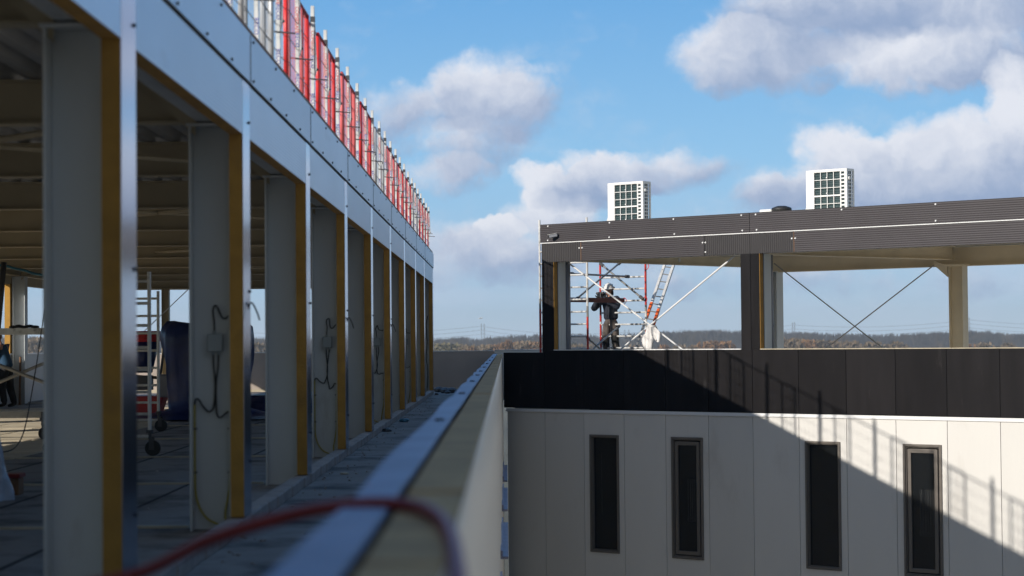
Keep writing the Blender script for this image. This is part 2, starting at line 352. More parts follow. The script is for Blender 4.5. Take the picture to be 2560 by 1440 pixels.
for i, ye in enumerate(YE):
    k = i - I0; yn = ye - 0.40; last = (i == len(YE) - 1)
    if last: ye = 54.30; yn = 53.75
    if k >= -1:
        c = MB(); hcolumn(c, -2.39, -2.078, yn + 0.06, yn + 0.36, FZ, 3.15)
        co = c.build('column', m_col, hall, world=True, bevel=0.003)
        c = MB(); c.box(-2.074, XF-0.004, yn, ye, 0.20, 3.49); c.build('insulation_strip', m_yellow, co, world=True)
        c = MB(); c.box(XF-0.0035, XF, yn-0.004, ye+0.004, 0.195, 3.492); c.box(XF-0.05, XF-0.004, ye+0.001, ye+0.0045, .195, 3.492)
        c.build('cover_strip', m_cover, co, world=True)
        for z in (0.6, 1.9, 3.2) if k < 6 else ():
            bolt(co, XF - hall.location.x, ye - 0.05, z - FZ)
    nxt = YE[i+1] - 0.40 if not last else None
    if nxt:
        if i == len(YE) - 2: nxt = 53.75
        # lower fascia panel
        f = MB(); f.box(XF-0.003, XF-0.001, ye+0.008, nxt-0.008, 3.08, 3.488)
        fo = f.build('lower_fascia_panel', m_fascia, hall, world=True)
        f = MB(); f.box(-2.075, XF-0.0035, ye+0.006, nxt-0.006, 3.078, 3.486); f.build('insulation_edge', m_yellow, fo, world=True)
        # upper fascia panel, its joints stand over the cover strips
        f = MB(); f.box(XF-0.002, XF+0.012, ye-0.012, ye+PIT-0.026 if i < len(YE)-2 else 54.32, 3.515, 3.885)
        f.box(-2.12, XF+0.012, ye-0.012, ye+PIT-0.026 if i < len(YE)-2 else 54.32, 3.886, 3.893)
        up = f.build('upper_fascia_panel', m_fascia, hall, world=True)
        if k >= -1:
            for q in (0.03, 0.27, 0.52, 0.77):
                bolt(up, XF+0.012-hall.location.x, ye + q*PIT, 3.545-FZ)
            for q in (0.03, 0.35, 0.66):
                bolt(up, XF+0.012-hall.location.x, ye + q*PIT, 3.85-FZ)
            f = MB(); f.box(XF+0.0125, XF+0.017, ye-0.024, ye-0.014, 3.515, 3.885); f.build('joint_strip', m_grey, up, world=True)
f = MB(); f.box(-2.10, XF-0.012, -9, 54.3, 3.489, 3.514); f.build('fascia_gap', m_gap, hall, world=True)
# far end return of the fascia, stained upper corner
f = MB(); f.box(-12.1, XF-.001, 54.33, 54.345, 3.0, 3.89); f.build('end_fascia', m_fascia, hall, world=True)
# edge beams, cross beams, brackets
f = MB(); ibeam(f, (-2.23, -9, 0), (-2.23, 54.2, 0), 0.20, 0.33, zt=3.515); f.build('edge_beam', m_col, hall, world=True)
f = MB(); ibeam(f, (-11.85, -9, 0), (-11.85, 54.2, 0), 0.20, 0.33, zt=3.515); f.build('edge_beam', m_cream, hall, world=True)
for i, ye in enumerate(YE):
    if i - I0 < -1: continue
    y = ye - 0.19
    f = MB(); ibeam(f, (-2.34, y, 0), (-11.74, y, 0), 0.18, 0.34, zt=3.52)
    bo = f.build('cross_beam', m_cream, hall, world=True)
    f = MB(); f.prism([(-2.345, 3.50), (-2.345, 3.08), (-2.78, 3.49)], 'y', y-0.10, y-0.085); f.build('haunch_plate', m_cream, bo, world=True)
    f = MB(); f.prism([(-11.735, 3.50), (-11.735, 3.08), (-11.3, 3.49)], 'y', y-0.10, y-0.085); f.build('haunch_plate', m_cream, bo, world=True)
# a couple of slanting roof braces
for a, b_ in ((1, 2), (3, 4), (5, 6), (7, 8)):
    f = MB(); f.tube([(-2.5, YE[a+I0], 3.3), (-7.0, YE[b_+I0], 3.3)], 0.03, 6); f.build('roof_brace', m_cream, hall, world=True)
    f = MB(); f.tube([(-7.0, YE[a+I0], 3.3), (-2.5, YE[b_+I0], 3.3)], 0.03, 6); f.build('roof_brace', m_cream, hall, world=True)
# corrugated deck and roof
f = MB(); xs = []; x = -12.1
while x < -2.12:
    xs += [(x, 3.53), (x+0.09, 3.53), (x+0.125, 3.62), (x+0.215, 3.62)]; x += 0.25
vs = [(a, -9, z) for a, z in xs] + [(a, 54.3, z) for a, z in xs]; n = len(xs)
f.add(vs, [(j, j+1, n+j+1, n+j) for j in range(n-1)]); f.build('roof_deck', m_deck, hall, world=True)
f = MB(); f.box(-12.1, -2.10, -9, 54.3, 3.63, 3.86); f.build('roof', m_conc, hall, world=True)
f = MB(); f.box(-2.11, -1.985, -9, 54.3, 3.894, 3.96); f.build('roof_edge_board', m_wood, hall, world=True)
# curb of separate blocks under the facade
f = MB(); y = -2.0
while y < 54.2:
    l = 0.58; f.box(-2.11, XF-0.002+0.006*((int(y*7)) % 3 - 1), y, y+l-0.014, FZ, 0.19); y += l
f.build('curb', m_curb, hall, world=True, bevel=0.008)
# left side wall of the hall: columns with insulation, sill wall, fascia
for i, ye in enumerate(YE):
    if i - I0 < 2: continue
    yn = ye - .40
    c = MB(); hcolumn(c, -11.95, -11.64, yn+.06, yn+.36, FZ, 3.15); co = c.build('side_column', m_col, hall, world=True)
    c = MB(); c.box(-12.10, -11.97, yn-.05, ye+.05, 1.31, 3.0); c.build('insulation_strip', m_yellow, co, world=True)
f = MB(); f.box(-12.12, -11.97, -9, 54.3, FZ, 1.27); f.build('side_sill_wall', m_col, hall, world=True)
f = MB(); f.box(-12.16, -11.94, -9, 54.3, 1.271, 1.30); f.build('side_sill', m_trim, hall, world=True)
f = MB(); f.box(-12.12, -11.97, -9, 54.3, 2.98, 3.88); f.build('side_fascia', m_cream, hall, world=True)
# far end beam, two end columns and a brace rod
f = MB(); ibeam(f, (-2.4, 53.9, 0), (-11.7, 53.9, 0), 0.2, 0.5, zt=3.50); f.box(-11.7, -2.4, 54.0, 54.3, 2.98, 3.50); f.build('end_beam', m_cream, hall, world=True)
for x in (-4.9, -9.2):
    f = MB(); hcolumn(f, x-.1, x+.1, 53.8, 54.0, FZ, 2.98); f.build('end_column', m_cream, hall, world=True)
f = MB(); p = at(390, 800, 53.7); q = at(470, 724, 53.7); dq = (q-p); f.tube([p - dq*1.6, q], 0.012, 6); f.build('brace_rod', m_alu, hall, world=True)
# expansion strips across the floor, one per column line, and random saw cuts
f = MB()
for ye in YE[3:]:
    f.box(-11.9, -2.45, ye-0.05, ye+0.01, FZ, FZ+0.018)
tag(f.build('floor_strips', m_batten), kind='structure')
f = MB()
for x in (-3.2, -4.4, -5.6, -6.8, -8.0, -9.2):
    f.box(x-.015, x+.015, -5, 54, FZ, FZ+0.004)
tag(f.build('floor_joints', m_gap), kind='structure')
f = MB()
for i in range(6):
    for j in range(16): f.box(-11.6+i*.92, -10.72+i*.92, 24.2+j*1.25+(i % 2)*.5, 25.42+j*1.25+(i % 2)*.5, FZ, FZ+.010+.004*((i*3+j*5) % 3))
tag(f.build('sun_patch_sheets', m_sunpatch), kind='structure')  # pale sheets added so the sunlit patch of floor comes out brighter

# ------------------------------------------------------------------ walls closing the roof at the far end
f = MB(); f.box(-14.0, -0.36, 58.0, 58.15, -0.2, 1.215)
w = thing('end_wall', 'low brown panel wall closing the roof terrace behind the hall', 'wall', (-7, 58, FZ))
f.build('wall_panel', m_wall, w, world=True)
f = MB(); f.box(-14.0, -0.36, 57.98, 58.17, 1.216, 1.235); f.build('coping', m_trim, w, world=True)
f = MB(); f.box(-11.6, -0.5, 57.9, 57.999, FZ, 0.17); f.build('skirting_board', m_batten, w, world=True)
w2_ = thing('rear_parapet', 'low parapet right of the seam, coloured pale as if sunlit, behind the scaffold foot', 'wall', (0.5, 58.1, .2))
f = MB(); f.box(-0.34, 3.4, 58.02, 58.2, -0.2, 1.235); f.build('wall_panel', m_white, w2_, world=True)  # paler cladding puts the sunlit tone of this wall piece into its colour
f = MB(); f.box(-0.34, 3.4, 57.99, 58.22, 1.236, 1.255); f.build('coping', m_trim, w2_, world=True)

# ------------------------------------------------------------------ parapet in the foreground
par = thing('parapet', 'long foreground parapet topped by bare tan insulation and a silver flashing strip', 'wall', (-0.23, 0, 0))
ZP = 1.13
f = MB(); f.box(-0.352, -0.104, 0.6, 57.9, -11, 1.00); f.build('wall_body', m_memb, par, world=True)
f = MB()
ys = [0.6, 3.35, 4.95, 9.45, 14.2, 19.0, 23.9, 26.6, 29.2, 33.5, 38.2, 43.0, 47.7, 52.4, 57.9]
for a, b_ in zip(ys[:-1], ys[1:]):
    f.box(-0.250, -0.106, a+0.028, b_-0.028, 1.001, ZP + random.uniform(-.004, .003))
f.build('insulation_top', m_tan, par, world=True, bevel=0.006)
f = MB()                                                            # outer sheet, gently wavy
vs = []; fs = []; ny = 120
for j in range(ny+1):
    y = 0.6 + (44.6-0.6)*j/ny
    wv = 0.006*math.sin(y*1.9)+0.004*math.sin(y*4.7+1)
    for (xx, z) in ((-0.104, 1.128), (-0.094+wv*.3, 1.10), (-0.090+wv*.6, 0.6), (-0.086+wv, 0.0), (-0.09, -11.0)): vs.append((xx, y, z))
for j in range(ny):
    for q in range(4): fs.append((j*5+q, j*5+q+1, (j+1)*5+q+1, (j+1)*5+q))
f.add(vs, fs); f.build('outer_sheet', m_outer, par, world=True, smooth=True)
fl_ys = [0.6, 4.6, 9.3, 14.0, 18.2, 21.5, 24.3, 28.0, 32.5, 38.0, 45.0, 57.9]
for a, b_ in zip(fl_ys[:-1], fl_ys[1:]):                            # lapped silver flashing pieces, slightly buckled
    f = MB(); vs = []; fs = []; n = 14
    for j in range(n+1):
        t = j/n; y = a + (b_-a)*t - (0.06 if j == 0 else 0)
        bow = 0.010*math.sin(math.pi*t) + 0.004*math.sin(9*t+a)
        zt = ZP + 0.004 + 0.006*math.sin(math.pi*t) + (0.002 if j == 0 else 0)
        for (xx, z) in ((-0.368-bow, ZP-0.10), (-0.364-bow, zt), (-0.263+bow*.4, zt+0.002), (-0.262+bow*.4, zt-.006), (-0.356-bow, zt-.008), (-0.360-bow, ZP-.10)):
            vs.append((xx, y, z))
    for j in range(n):
        for q in range(6): fs.append((j*6+q, j*6+(q+1) % 6, (j+1)*6+(q+1) % 6, (j+1)*6+q))
    fs += [tuple(range(6))[::-1], tuple(n*6+q for q in range(6))]
    f.add(vs, fs); fo = f.build('flashing', m_flash, par, world=True)
    f = MB(); f.tube([(-0.31, b_-0.10, ZP+0.004), (-0.31, b_-0.10, ZP+0.017)], 0.022, 10); f.build('fixing_washer', m_clamp, fo, world=True)
for yc in (40.9, 34.7, 28.2, 21.7, 15.0):
    f = MB(); f.box(-0.085, 0.005 if yc > 20 else -0.03, yc-5.0, yc-0.6, -1.03, -1.0); f.box(-0.085, -0.06, yc-5.0, yc-.6, -1.0, -.93)
    f.build('window_sill', m_flash, par, world=True)

# red hose over the parapet
hp = [at(120, 1480, 5.0), at(340, 1436, 4.85), at(520, 1352, 4.62), at(700, 1296, 4.5), at(830, 1268, 4.45), at(950, 1259, 4.42), at(1040, 1266, 4.32), at(1095, 1292, 4.1), at(1125, 1335, 3.8), at(1140, 1400, 3.45), at(1146, 1480, 3.2), at(1148, 1600, 3.1)]
def spline(pts, n=6):
    pts = [Vector(p) for p in pts]; out = []
    P = [pts[0]] + pts + [pts[-1]]
    for i in range(1, len(P)-2):
        for j in range(n):
            t = j/n; a, b, c, d = P[i-1], P[i], P[i+1], P[i+2]
            out.append(0.5*((2*b)+(c-a)*t+(2*a-5*b+4*c-d)*t*t+(3*b-a-3*c+d)*t**3))
    out.append(pts[-1]); return out
f = MB(); f.tube(spline(hp), 0.0155, 10); tag(f.build('hose', m_redhose, smooth=True), 'dark red rubber hose looped over the foreground parapet', 'hose')

# ------------------------------------------------------------------ right dark clad building, local frame: x along the facade, y into it
TH = 0.7057; P0 = Vector((0.014, 45.0, 0.0))
bld = thing('dark_clad_building', 'dark topped building with white lower cladding, slit windows and an open upper storey', 'building', P0, -TH)
def loc2w(s, d, z): return P0 + Vector((math.cos(TH)*s + math.sin(TH)*d, -math.sin(TH)*s + math.cos(TH)*d, z))
PW = 1.098; DT = 0.12
wins = {2: (2.365, 3.145, 0), 4: (4.545, 5.340, 1), 7: (7.835, 8.635, 0), 9: (10.04, 10.855, 1)}
for k in range(0, 16):
    a, b_ = k*PW+0.006, (k+1)*PW-0.006
    f = MB()
    if k in wins:
        wa, wb, _s = wins[k]
        f.box(a, wa, 0, DT, -11, -0.062); f.box(wb, b_, 0, DT, -11, -0.062); f.box(wa, wb, 0, DT, -0.55, -0.062); f.box(wa, wb, 0, DT, -11, -3.085)
    else: f.box(a, b_, 0, DT, -11, -0.062)
    f.build('white_wall_panel', m_white, bld)
    f = MB(); f.box(a if k else -0.10, b_, 0.004, DT, 0.002, 1.243 if k == 0 else 1.285); f.build('dark_wall_panel', m_dark, bld)
f = MB(); f.box(-.06, 17.6, 0.03, DT+.02, -11, 0.0); f.box(-.06, 17.6, 0.03, DT+.02, 0.0, 1.24)
# backing with window holes left out: two bands only
f = MB(); f.box(0.0, 17.6, DT+.001, DT+.02, 0.0, 1.24)
xs_ = [0.0] + [e for k in sorted(wins) for e in wins[k][:2]] + [17.6]
for a, b_ in zip(xs_[::2], xs_[1::2]): f.box(a, b_, DT+.001, DT+.02, -11, -0.06)
f.build('joint_backing', m_gap, bld)
f = MB(); f.box(17.574, 44.0, 0, DT, -11, -.062); f.build('white_wall_panel', m_white, bld)  # facade carried on out of view, added to bounce sunlight onto the parapet
f = MB(); f.box(17.574, 44.0, .004, DT, .002, 4.09); f.build('dark_wall_panel', m_dark, bld)  # dark upper part of the same added facade, out of view
f = MB(); f.box(-.03, 17.6, -0.025, 0.06, -0.060, -0.052); f.box(-.03, 17.6, -0.025, -0.020, -0.080, -0.060); f.box(-.03, 17.6, -0.004, 0.06, -0.052, -0.012)
f.build('drip_trim', m_trim, bld)
def ring(b, x0, x1, z0, z1, w, y0, y1):
    b.box(x0, x0+w, y0, y1, z0, z1); b.box(x1-w, x1, y0, y1, z0, z1); b.box(x0+w, x1-w, y0, y1, z0, z0+w); b.box(x0+w, x1-w, y0, y1, z1-w, z1)
for k, (wa, wb, sash) in wins.items():
    f = MB(); ring(f, wa-.005, wb+.005, -3.09, -0.545, 0.046, -0.03, 0.05); ring(f, wa+.04, wb-.04, -3.045, -0.59, 0.022, 0.0, 0.08)
    wo_ = f.build('window', m_frame, bld, bevel=0.004)
    f = MB()
    if sash:
        s = MB(); ring(s, wa+.085, wb-.085, -3.0, -0.64, 0.075, -0.012, 0.045); s.build('sash', m_frame, wo_, bevel=0.005)
        f.box(wa+.155, wb-.155, 0.02, 0.03, -2.93, -0.71)
    else: f.box(wa+.066, wb-.066, 0.055, 0.065, -3.02, -0.62)
    f.build('pane', m_glass, wo_)
    if k in (4, 9):
        f = MB()
        for q in range(11): f.box(wa+.10+q*.055, wa+.135+q*.055, .42, .46, -2.35, -1.45)
        f.box(wa+.08, wb-.06, .43, .45, -2.30, -2.26); f.box(wa+.08, wb-.06, .43, .45, -1.54, -1.50); f.build('radiator', m_trim, wo_)
    if k == 2:
        f = MB()
        for q in range(9): f.box(wa+.02, wa+.035, .36, .37, -2.3+q*.15, -2.17+q*.15)
        f.build('pale_dashes', m_trim, wo_)  # column of short pale dashes behind the pane
# window room backs (dark room wall behind the panes so nothing shows through)
f = MB(); f.box(1.15, 1.375, 0.004, DT, 1.286, 3.248); f.box(1.0405, 1.15, 0.004, DT, 1.244, 3.248)
f.build('dark_post_cladding', m_dark, bld)
f = MB(); f.box(1.0405, 2.152, 0.003, DT, 3.250, 3.66); f.build('corner_panel', m_darkv, bld)
f = MB(); f.box(6.33, 6.562, 0.004, DT, 1.286, 3.248); f.build('dark_post_cladding', m_dark, bld)
f = MB(); f.box(6.574, 6.785, 0.004, DT, 1.286, 3.248); f.build('dark_post_cladding', m_dark, bld)
f = MB(); f.box(5.44, 6.563, 0.003, DT, 3.250, 3.66); f.build('corner_panel', m_darkv, bld)
f = MB(); f.box(6.573, 7.615, 0.003, DT, 3.250, 3.66); f.build('corner_panel', m_darkv, bld)
f = MB(); f.box(14.0, 14.5, 0.004, DT, 1.286, 3.248); f.build('dark_post_cladding', m_dark, bld)
f = MB(); f.box(2.170, 5.425, 0.0, DT, 3.252, 3.658); f.build('lower_fascia_panel', m_darkrib, bld)
f = MB(); f.box(7.632, 14.9, 0.0, DT, 3.252, 3.658); f.build('lower_fascia_panel', m_darkrib, bld)
f = MB(); f.box(1.02, 14.9, -0.022, DT, 3.664, 3.682); f.build('fascia_trim', m_trim, bld)
f = MB(); f.box(1.02, 6.565, -0.012, DT, 3.689, 4.09); f.build('upper_fascia_panel', m_darkrib, bld)
f = MB(); f.box(6.577, 14.9, -0.012, DT, 3.689, 4.09); f.build('upper_fascia_panel', m_darkrib, bld)
f = MB(); f.box(6.55, 6.59, 0.03, DT-.01, 3.25, 4.08); f.box(2.15, 2.172, .02, DT-.01, 3.26, 3.65); f.box(5.42, 5.445, .02, DT-.01, 3.26, 3.65); f.box(7.61, 7.635, .02, DT-.01, 3.26, 3.65); f.box(6.56, 6.576, .03, DT-.01, 1.29, 3.25)
f.build('fascia_joints', m_gap, bld)
f = MB(); f.box(2.153, 2.166, -0.002, 0.02, 3.252, 3.658); f.box(7.618, 7.629, -0.002, 0.02, 3.252, 3.658); f.build('joint_edge', m_wood, bld)
# side fascia along the left end of the roof
f = MB(); f.box(1.02, 1.14, DT, 8.6, 3.36, 4.09); f.build('end_fascia', m_darkrib, bld)
scr = None
for (s, z) in [(1.25,4.045),(1.24,3.73),(2.97,4.045),(2.96,3.73),(4.67,4.045),(4.69,3.73),(6.38,4.045),(6.40,3.73),(6.73,4.045),(6.75,3.73),(8.75,4.045),(10.81,4.045),(10.81,3.73),(2.12,3.53),(2.20,3.53),(5.40,3.52),(5.47,3.52),(5.47,3.32),(7.58,3.52),(7.66,3.52)]:
    if scr is None:
        f = MB(); f.tube([(0, -0.006, 0), (0, -0.022, 0)], [0.021, 0.016], 8); scr = f.build('screw_cap', m_trim, bld); o = scr
    else: o = scr.copy(); C.objects.link(o); o.parent = bld
    o.location = (s, -0.008 if z > 3.66 else 0.004, z)
# sills
f = MB(); f.box(1.378, 6.327, -0.02, DT+.05, 1.287, 1.306); f.build('sill_flashing', m_trim, bld)
f = MB(); f.box(6.79, 13.99, -0.012, DT+.05, 1.287, 1.303); f.build('sill_flashing', m_batten, bld)
# jamb insulation, posts, beams, roof behind the cladding
for s in (1.3755, 6.786):
    f = MB(); f.box(s, s+0.008, 0.008, DT+.01, 1.307, 3.249); f.build('jamb_insulation', m_yellow, bld)
def hcol(s0, s1, d0, d1, z0=0.2, z1=3.25, m=m_col, name='steel_column'):
    b = MB(); hcolumn(b, s0, s1, d0, d1, z0, z1); return b.build(name, m, bld)
hcol(1.12, 1.385, 0.16, 0.42); hcol(6.52, 6.80, 0.16, 0.42); hcol(14.1, 14.4, .16, .42)
for s in (1.24, 1.38):
    b = MB(); b.tube([(s, 0.5, 0.2), (s, 0.5, 3.4)], 0.062, 12); b.tube([(s, .5, 1.55), (s, .5, 1.58)], 0.068, 12); b.build('downpipe', m_grey, bld, smooth=True)
for s in (6.60, 6.70):
    b = MB(); b.tube([(s+.03, 0.5, 0.2), (s+.03, 0.5, 3.4)], 0.058, 12); b.tube([(s+.03, .5, 1.75), (s+.03, .5, 1.78)], 0.064, 12); b.build('downpipe', m_grey, bld, smooth=True)
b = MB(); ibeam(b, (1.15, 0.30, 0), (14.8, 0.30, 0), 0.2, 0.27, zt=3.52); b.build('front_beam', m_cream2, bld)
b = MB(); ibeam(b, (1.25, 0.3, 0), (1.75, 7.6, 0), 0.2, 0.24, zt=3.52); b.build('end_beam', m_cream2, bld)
b = MB(); b.tube([(1.53, 4.55, 3.40), (1.565, 4.55, 3.40)], .05, 12); b.build('sky_hole_disc', m_trim, bld)  # white disc standing in for sky seen through a hole in the web
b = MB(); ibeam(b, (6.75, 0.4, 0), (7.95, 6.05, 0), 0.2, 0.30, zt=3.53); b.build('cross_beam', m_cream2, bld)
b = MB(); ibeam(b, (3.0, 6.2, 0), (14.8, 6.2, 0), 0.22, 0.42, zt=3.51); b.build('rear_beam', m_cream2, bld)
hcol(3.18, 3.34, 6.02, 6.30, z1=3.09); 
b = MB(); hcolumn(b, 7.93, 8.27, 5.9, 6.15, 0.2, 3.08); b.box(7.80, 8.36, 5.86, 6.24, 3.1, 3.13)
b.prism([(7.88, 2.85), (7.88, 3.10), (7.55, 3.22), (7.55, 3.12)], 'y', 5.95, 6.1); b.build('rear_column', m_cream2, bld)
b = MB(); b.box(1.145, 14.85, 0.125, 8.6, 3.535, 3.68); b.build('roof_slab', m_cream2, bld)
b = MB(); b.box(0.1, 17.6, 0.15, 8.6, 0.0, 0.2); b.build('upper_floor', m_house, bld)
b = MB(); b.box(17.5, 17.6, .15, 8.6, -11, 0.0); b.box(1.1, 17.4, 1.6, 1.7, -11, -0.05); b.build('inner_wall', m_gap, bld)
# cross brace rods
def rod(p, q, m, r=0.016, name='brace_rod'):
    b = MB(); b.tube([p, q], r, 8); return b.build(name, m, bld)
rod((1.58, 0.30, 3.22), (5.97, 0.30, 0.45), m_trim, 0.019); rod((5.97, 0.32, 3.23), (1.58, 0.32, 0.40), m_trim, 0.019)
rod((3.30, 5.98, 3.30), (7.65, 5.98, 0.25), m_alud, 0.014); rod((7.62, 6.0, 3.19), (3.30, 6.0, 0.35), m_alud, 0.014)

# security camera on the fascia
cc = thing('security_camera', 'small dark bullet camera fixed to the dark fascia corner', 'camera', loc2w(1.44, -0.012, 3.82), -TH)
b = MB(); b.box(-0.06, 0.06, -0.02, 0, -0.07, 0.07); b.tube([(0, -.02, 0), (0, -.10, .02)], 0.02, 8); b.build('bracket', m_clamp, cc, bevel=.004)
b = MB(); b.T = Matrix.Rotation(math.radians(35), 4, 'Z') @ Matrix.Rotation(math.radians(-10), 4, 'Y'); b.box(-0.17, 0.09, -0.17, -0.08, -0.04, 0.06); b.build('camera_body', m_grey, cc, bevel=.015)
b = MB(); b.T = Matrix.Rotation(math.radians(35), 4, 'Z') @ Matrix.Rotation(math.radians(-10), 4, 'Y'); b.box(-0.20, -0.172, -0.165, -0.085, -0.03, 0.05); b.build('lens', m_black, cc)
b = MB(); b.T = Matrix.Rotation(math.radians(35), 4, 'Z') @ Matrix.Rotation(math.radians(-10), 4, 'Y'); b.box(-0.21, 0.08, -0.185, -0.07, 0.062, 0.072); b.build('sun_shield', m_alu, cc)
cc.scale = (.72, .72, .72)

# heat pump units on the roof
def heat_pump(label, loc):
    t = thing('heat_pump', label, 'heat pump', loc, -TH, 'heat pumps on the dark roof')
    W, Dp, H = 1.03, 0.31, 1.60
    b = MB(); b.box(0, 0.17, 0, Dp, 0.05, H)                               # blank left bay
    b.prism([(0.0, .05), (0.0, .80), (-0.05, .70), (-0.05, .05)], 'y', 0.0, Dp-.05)
    x0 = 0.20; b.box(.17, x0, 0, Dp, .05, H)
    b.box(x0, W, 0.03, Dp-.03, 0.05, 0.15); b.box(x0, W, 0, Dp, H-0.045, H)
    b.box(0.855, 0.885, 0.0, 0.05, .05, H-.045); b.box(0.965, W, 0.0, 0.05, .05, H-.045); b.box(W-.02, W, 0.05, .07, .05, H-.045); b.box(W-.03, W, Dp-.05, Dp, .05, H-.045)
    b.build('casing', m_hvac, t, bevel=.004)
    b = MB(); b.box(x0, W-.035, .045, Dp-.06, .15, H-.05); b.build('coil', m_coil, t)
    b = MB(); n = 4
    for i in range(1, n): x = x0 + (0.855-x0)*i/n; b.box(x-.007, x+.007, .010, .024, .15, H-.045)
    for j in range(0, 9):
        z = H-.05-j*.175; w_ = .016 if j == 3 else .0065
        b.box(x0, 0.855, .004, .030, z-w_, z+w_)
    b.build('front_grille', m_hvac, t)
    b = MB(); nz = 17
    for j in range(nz+1): z = .15 + (H-.2)*j/nz; b.box(.885, .965, .008, .03, z-.016, z+.016)
    b.build('corner_grille', m_hvac, t)
    b = MB()
    for j in range(nz+1): z = .15 + (H-.2)*j/nz; b.box(W-.016, W-.002, .07, Dp-.05, z-.010, z+.010)
    for i in (1, 2): y = .07+(Dp-.12)*i/3; b.box(W-.013, W-.004, y-.006, y+.006, .15, H-.05)
    b.build('side_grille', m_hvac, t)
    b = MB(); b.box(-.054, -.049, .04, .16, .45, .72); b.build('service_port', m_frame, t)
    b = MB()
    for z in (1.42, 1.08, .73, .38): b.tube([((x0+.855)/2, .004, z), ((x0+.855)/2, -.008, z)], .016, 8)
    b.tube([(W-.03, -.01+.09, H-.21), (W+.03, .08, H-.21)], .035, 8); b.build('grille_clip', m_hvac, t)
    b = MB(); b.box(.05, .12, -.02, Dp+.02, -.02, .05); b.box(.9, .97, -.02, Dp+.02, -.02, .05); b.build('foot', m_alud, t)
    return t
ax = Vector((math.cos(TH), -math.sin(TH), 0))
for lab, px, Y in (('white heat pump on the dark roof, the one nearer the scaffold', 1609.6, 46.0), ('white heat pump on the dark roof, standing next to the small grey cap', 2120.4, 43.0)):
    p = at(px, 700, Y); heat_pump(lab, (p.x - ax.x*1.03, p.y - ax.y*1.03, 3.585))
# roof cap, vent, small grey cap
p = at(1935, 524, 44.5); t = thing('roof_vent', 'low white roof curb with a black domed vent beside it', 'vent', (p.x, p.y, 3.68), -TH)
b = MB(); b.box(-.30, .02, -.15, .15, 0, .72); b.build('curb', m_hvac, t, bevel=.02)
b = MB(); b.tube([(.2, 0, .0), (.2, 0, .66), (.2, 0, .68), (.2, 0, .74), (.2, 0, .785)], [.10, .10, .23, .22, .10], 14); b.build('cowl', m_black, t, smooth=True)
p = at(2160, 516, 43.0); t = thing('roof_outlet', 'small grey metal cap on the roof right of the second heat pump', 'vent', (p.x, p.y, 3.68), -TH)
b = MB(); b.box(-.07, .07, -.07, .07, 0, .58); b.build('duct', m_grey, t); b = MB(); b.box(-.10, .10, -.10, .10, .58, .64); b.build('cap', m_alu, t, bevel=.01)

# ------------------------------------------------------------------ scaffold tower behind the left end of that building
Ar = at(1468, 700, 46.2); Br = at(1614, 700, 48.0); Ar.z = Br.z = 0; tt = Vector((0.7611, -0.6486, 0))
Al = Ar - tt*1.42; Bl = Br - tt*1.38
tow = thing('scaffold_tower', 'aluminium and red scaffold tower standing outside the open end of the dark building', 'scaffold', ((Al+Br)/2).to_tuple()[:2] + (0.2,))
def frame(l, r, cuts_l, cuts_r, top, topr, rz, bands, right_red_full):
    b = MB()
    def up(p, cuts, tp):
        z = 0.35
        for (zz, mi) in cuts + [(tp, cuts[-1][1] if cuts else 0)]:
            if zz > tp: zz = tp
            if zz - z > 0.01: b.mi = mi; b.tube([(p.x, p.y, z), (p.x, p.y, zz)], 0.026, 10); z = zz
    up(l, cuts_l, top); up(r, cuts_r, topr)
    for z in rz:
        b.mi = 0; d = (r-l); p = l + d*0.02; q = r - d*0.02
        b.tube([(p.x, p.y, z), (q.x, q.y, z)], 0.0215, 10)
        if bands:
            b.mi = 2
            for fr in (0.25, 0.70, 0.82):
                p = l + d*(fr + 0.03*math.sin(z*9)); q = p + d*0.055
                b.tube([(p.x, p.y, z), (q.x, q.y, z)], 0.0225, 10)
    return b.build('ladder_frame', [m_alu, m_redtube, m_alud], tow, world=True)
rz = [0.45 + 0.287*k for k in range(0, 14)]
frame(Al, Ar, [(1.31, 1), (2.25, 1), (2.5, 2), (4.4, 0)], [(2.05, 1), (2.3, 2), (4.4, 0)], 4.36, 4.36, rz, False, False)
frame(Bl, Br, [(1.9, 1), (1.96, 0), (3.5, 1)], [(1.75, 1), (2.2, 0), (2.35, 2), (3.5, 1)], 3.36, 3.36, [z for z in rz if z < 3.3], True, True)
def tbrace(p, q, r, m, name='brace'):
    b = MB(); b.tube([p, q], r, 8)
    for e in (p, q): e = Vector(e); d = (Vector(q)-Vector(p)).normalized(); b.mi = 1; s = e if e == Vector(p) else e - d*0.12; b.tube([s, s + d*0.12], r*1.7, 8)
    return b.build(name, [m, m_clamp], tow, world=True)
tbrace(at(1500, 658, 48.7), at(1608, 748, 47.9), 0.024, m_alud); tbrace(at(1438, 750, 46.55), at(1552, 655, 48.3), 0.024, m_alud)
tbrace(at(1424, 684, 46.6), at(1572, 691.5, 48.1), 0.024, m_alud)
tbrace(at(1469, 845, 46.25), at(1512, 882, 47.8), 0.022, m_alud); tbrace(at(1548, 815, 48.4), at(1474, 880, 46.7), 0.022, m_alud)
p, q = at(1424, 749.5, 46.6), at(1560, 751, 48.1)
b = MB(); d = (q-p).normalized(); s = Vector((d.y, -d.x, 0)); vs = []
for e in (p, q):
    for (a, z) in ((-.02, -.055), (.02, -.055), (.02, .055), (-.02, .055)): vs.append(e + s*a + Vector((0, 0, z)))
b.add(vs, [(0, 1, 2, 3), (7, 6, 5, 4), (0, 4, 5, 1), (1, 5, 6, 2), (2, 6, 7, 3), (3, 7, 4, 0)]); b.build('toe_board', m_board, tow, world=True)
b = MB(); 
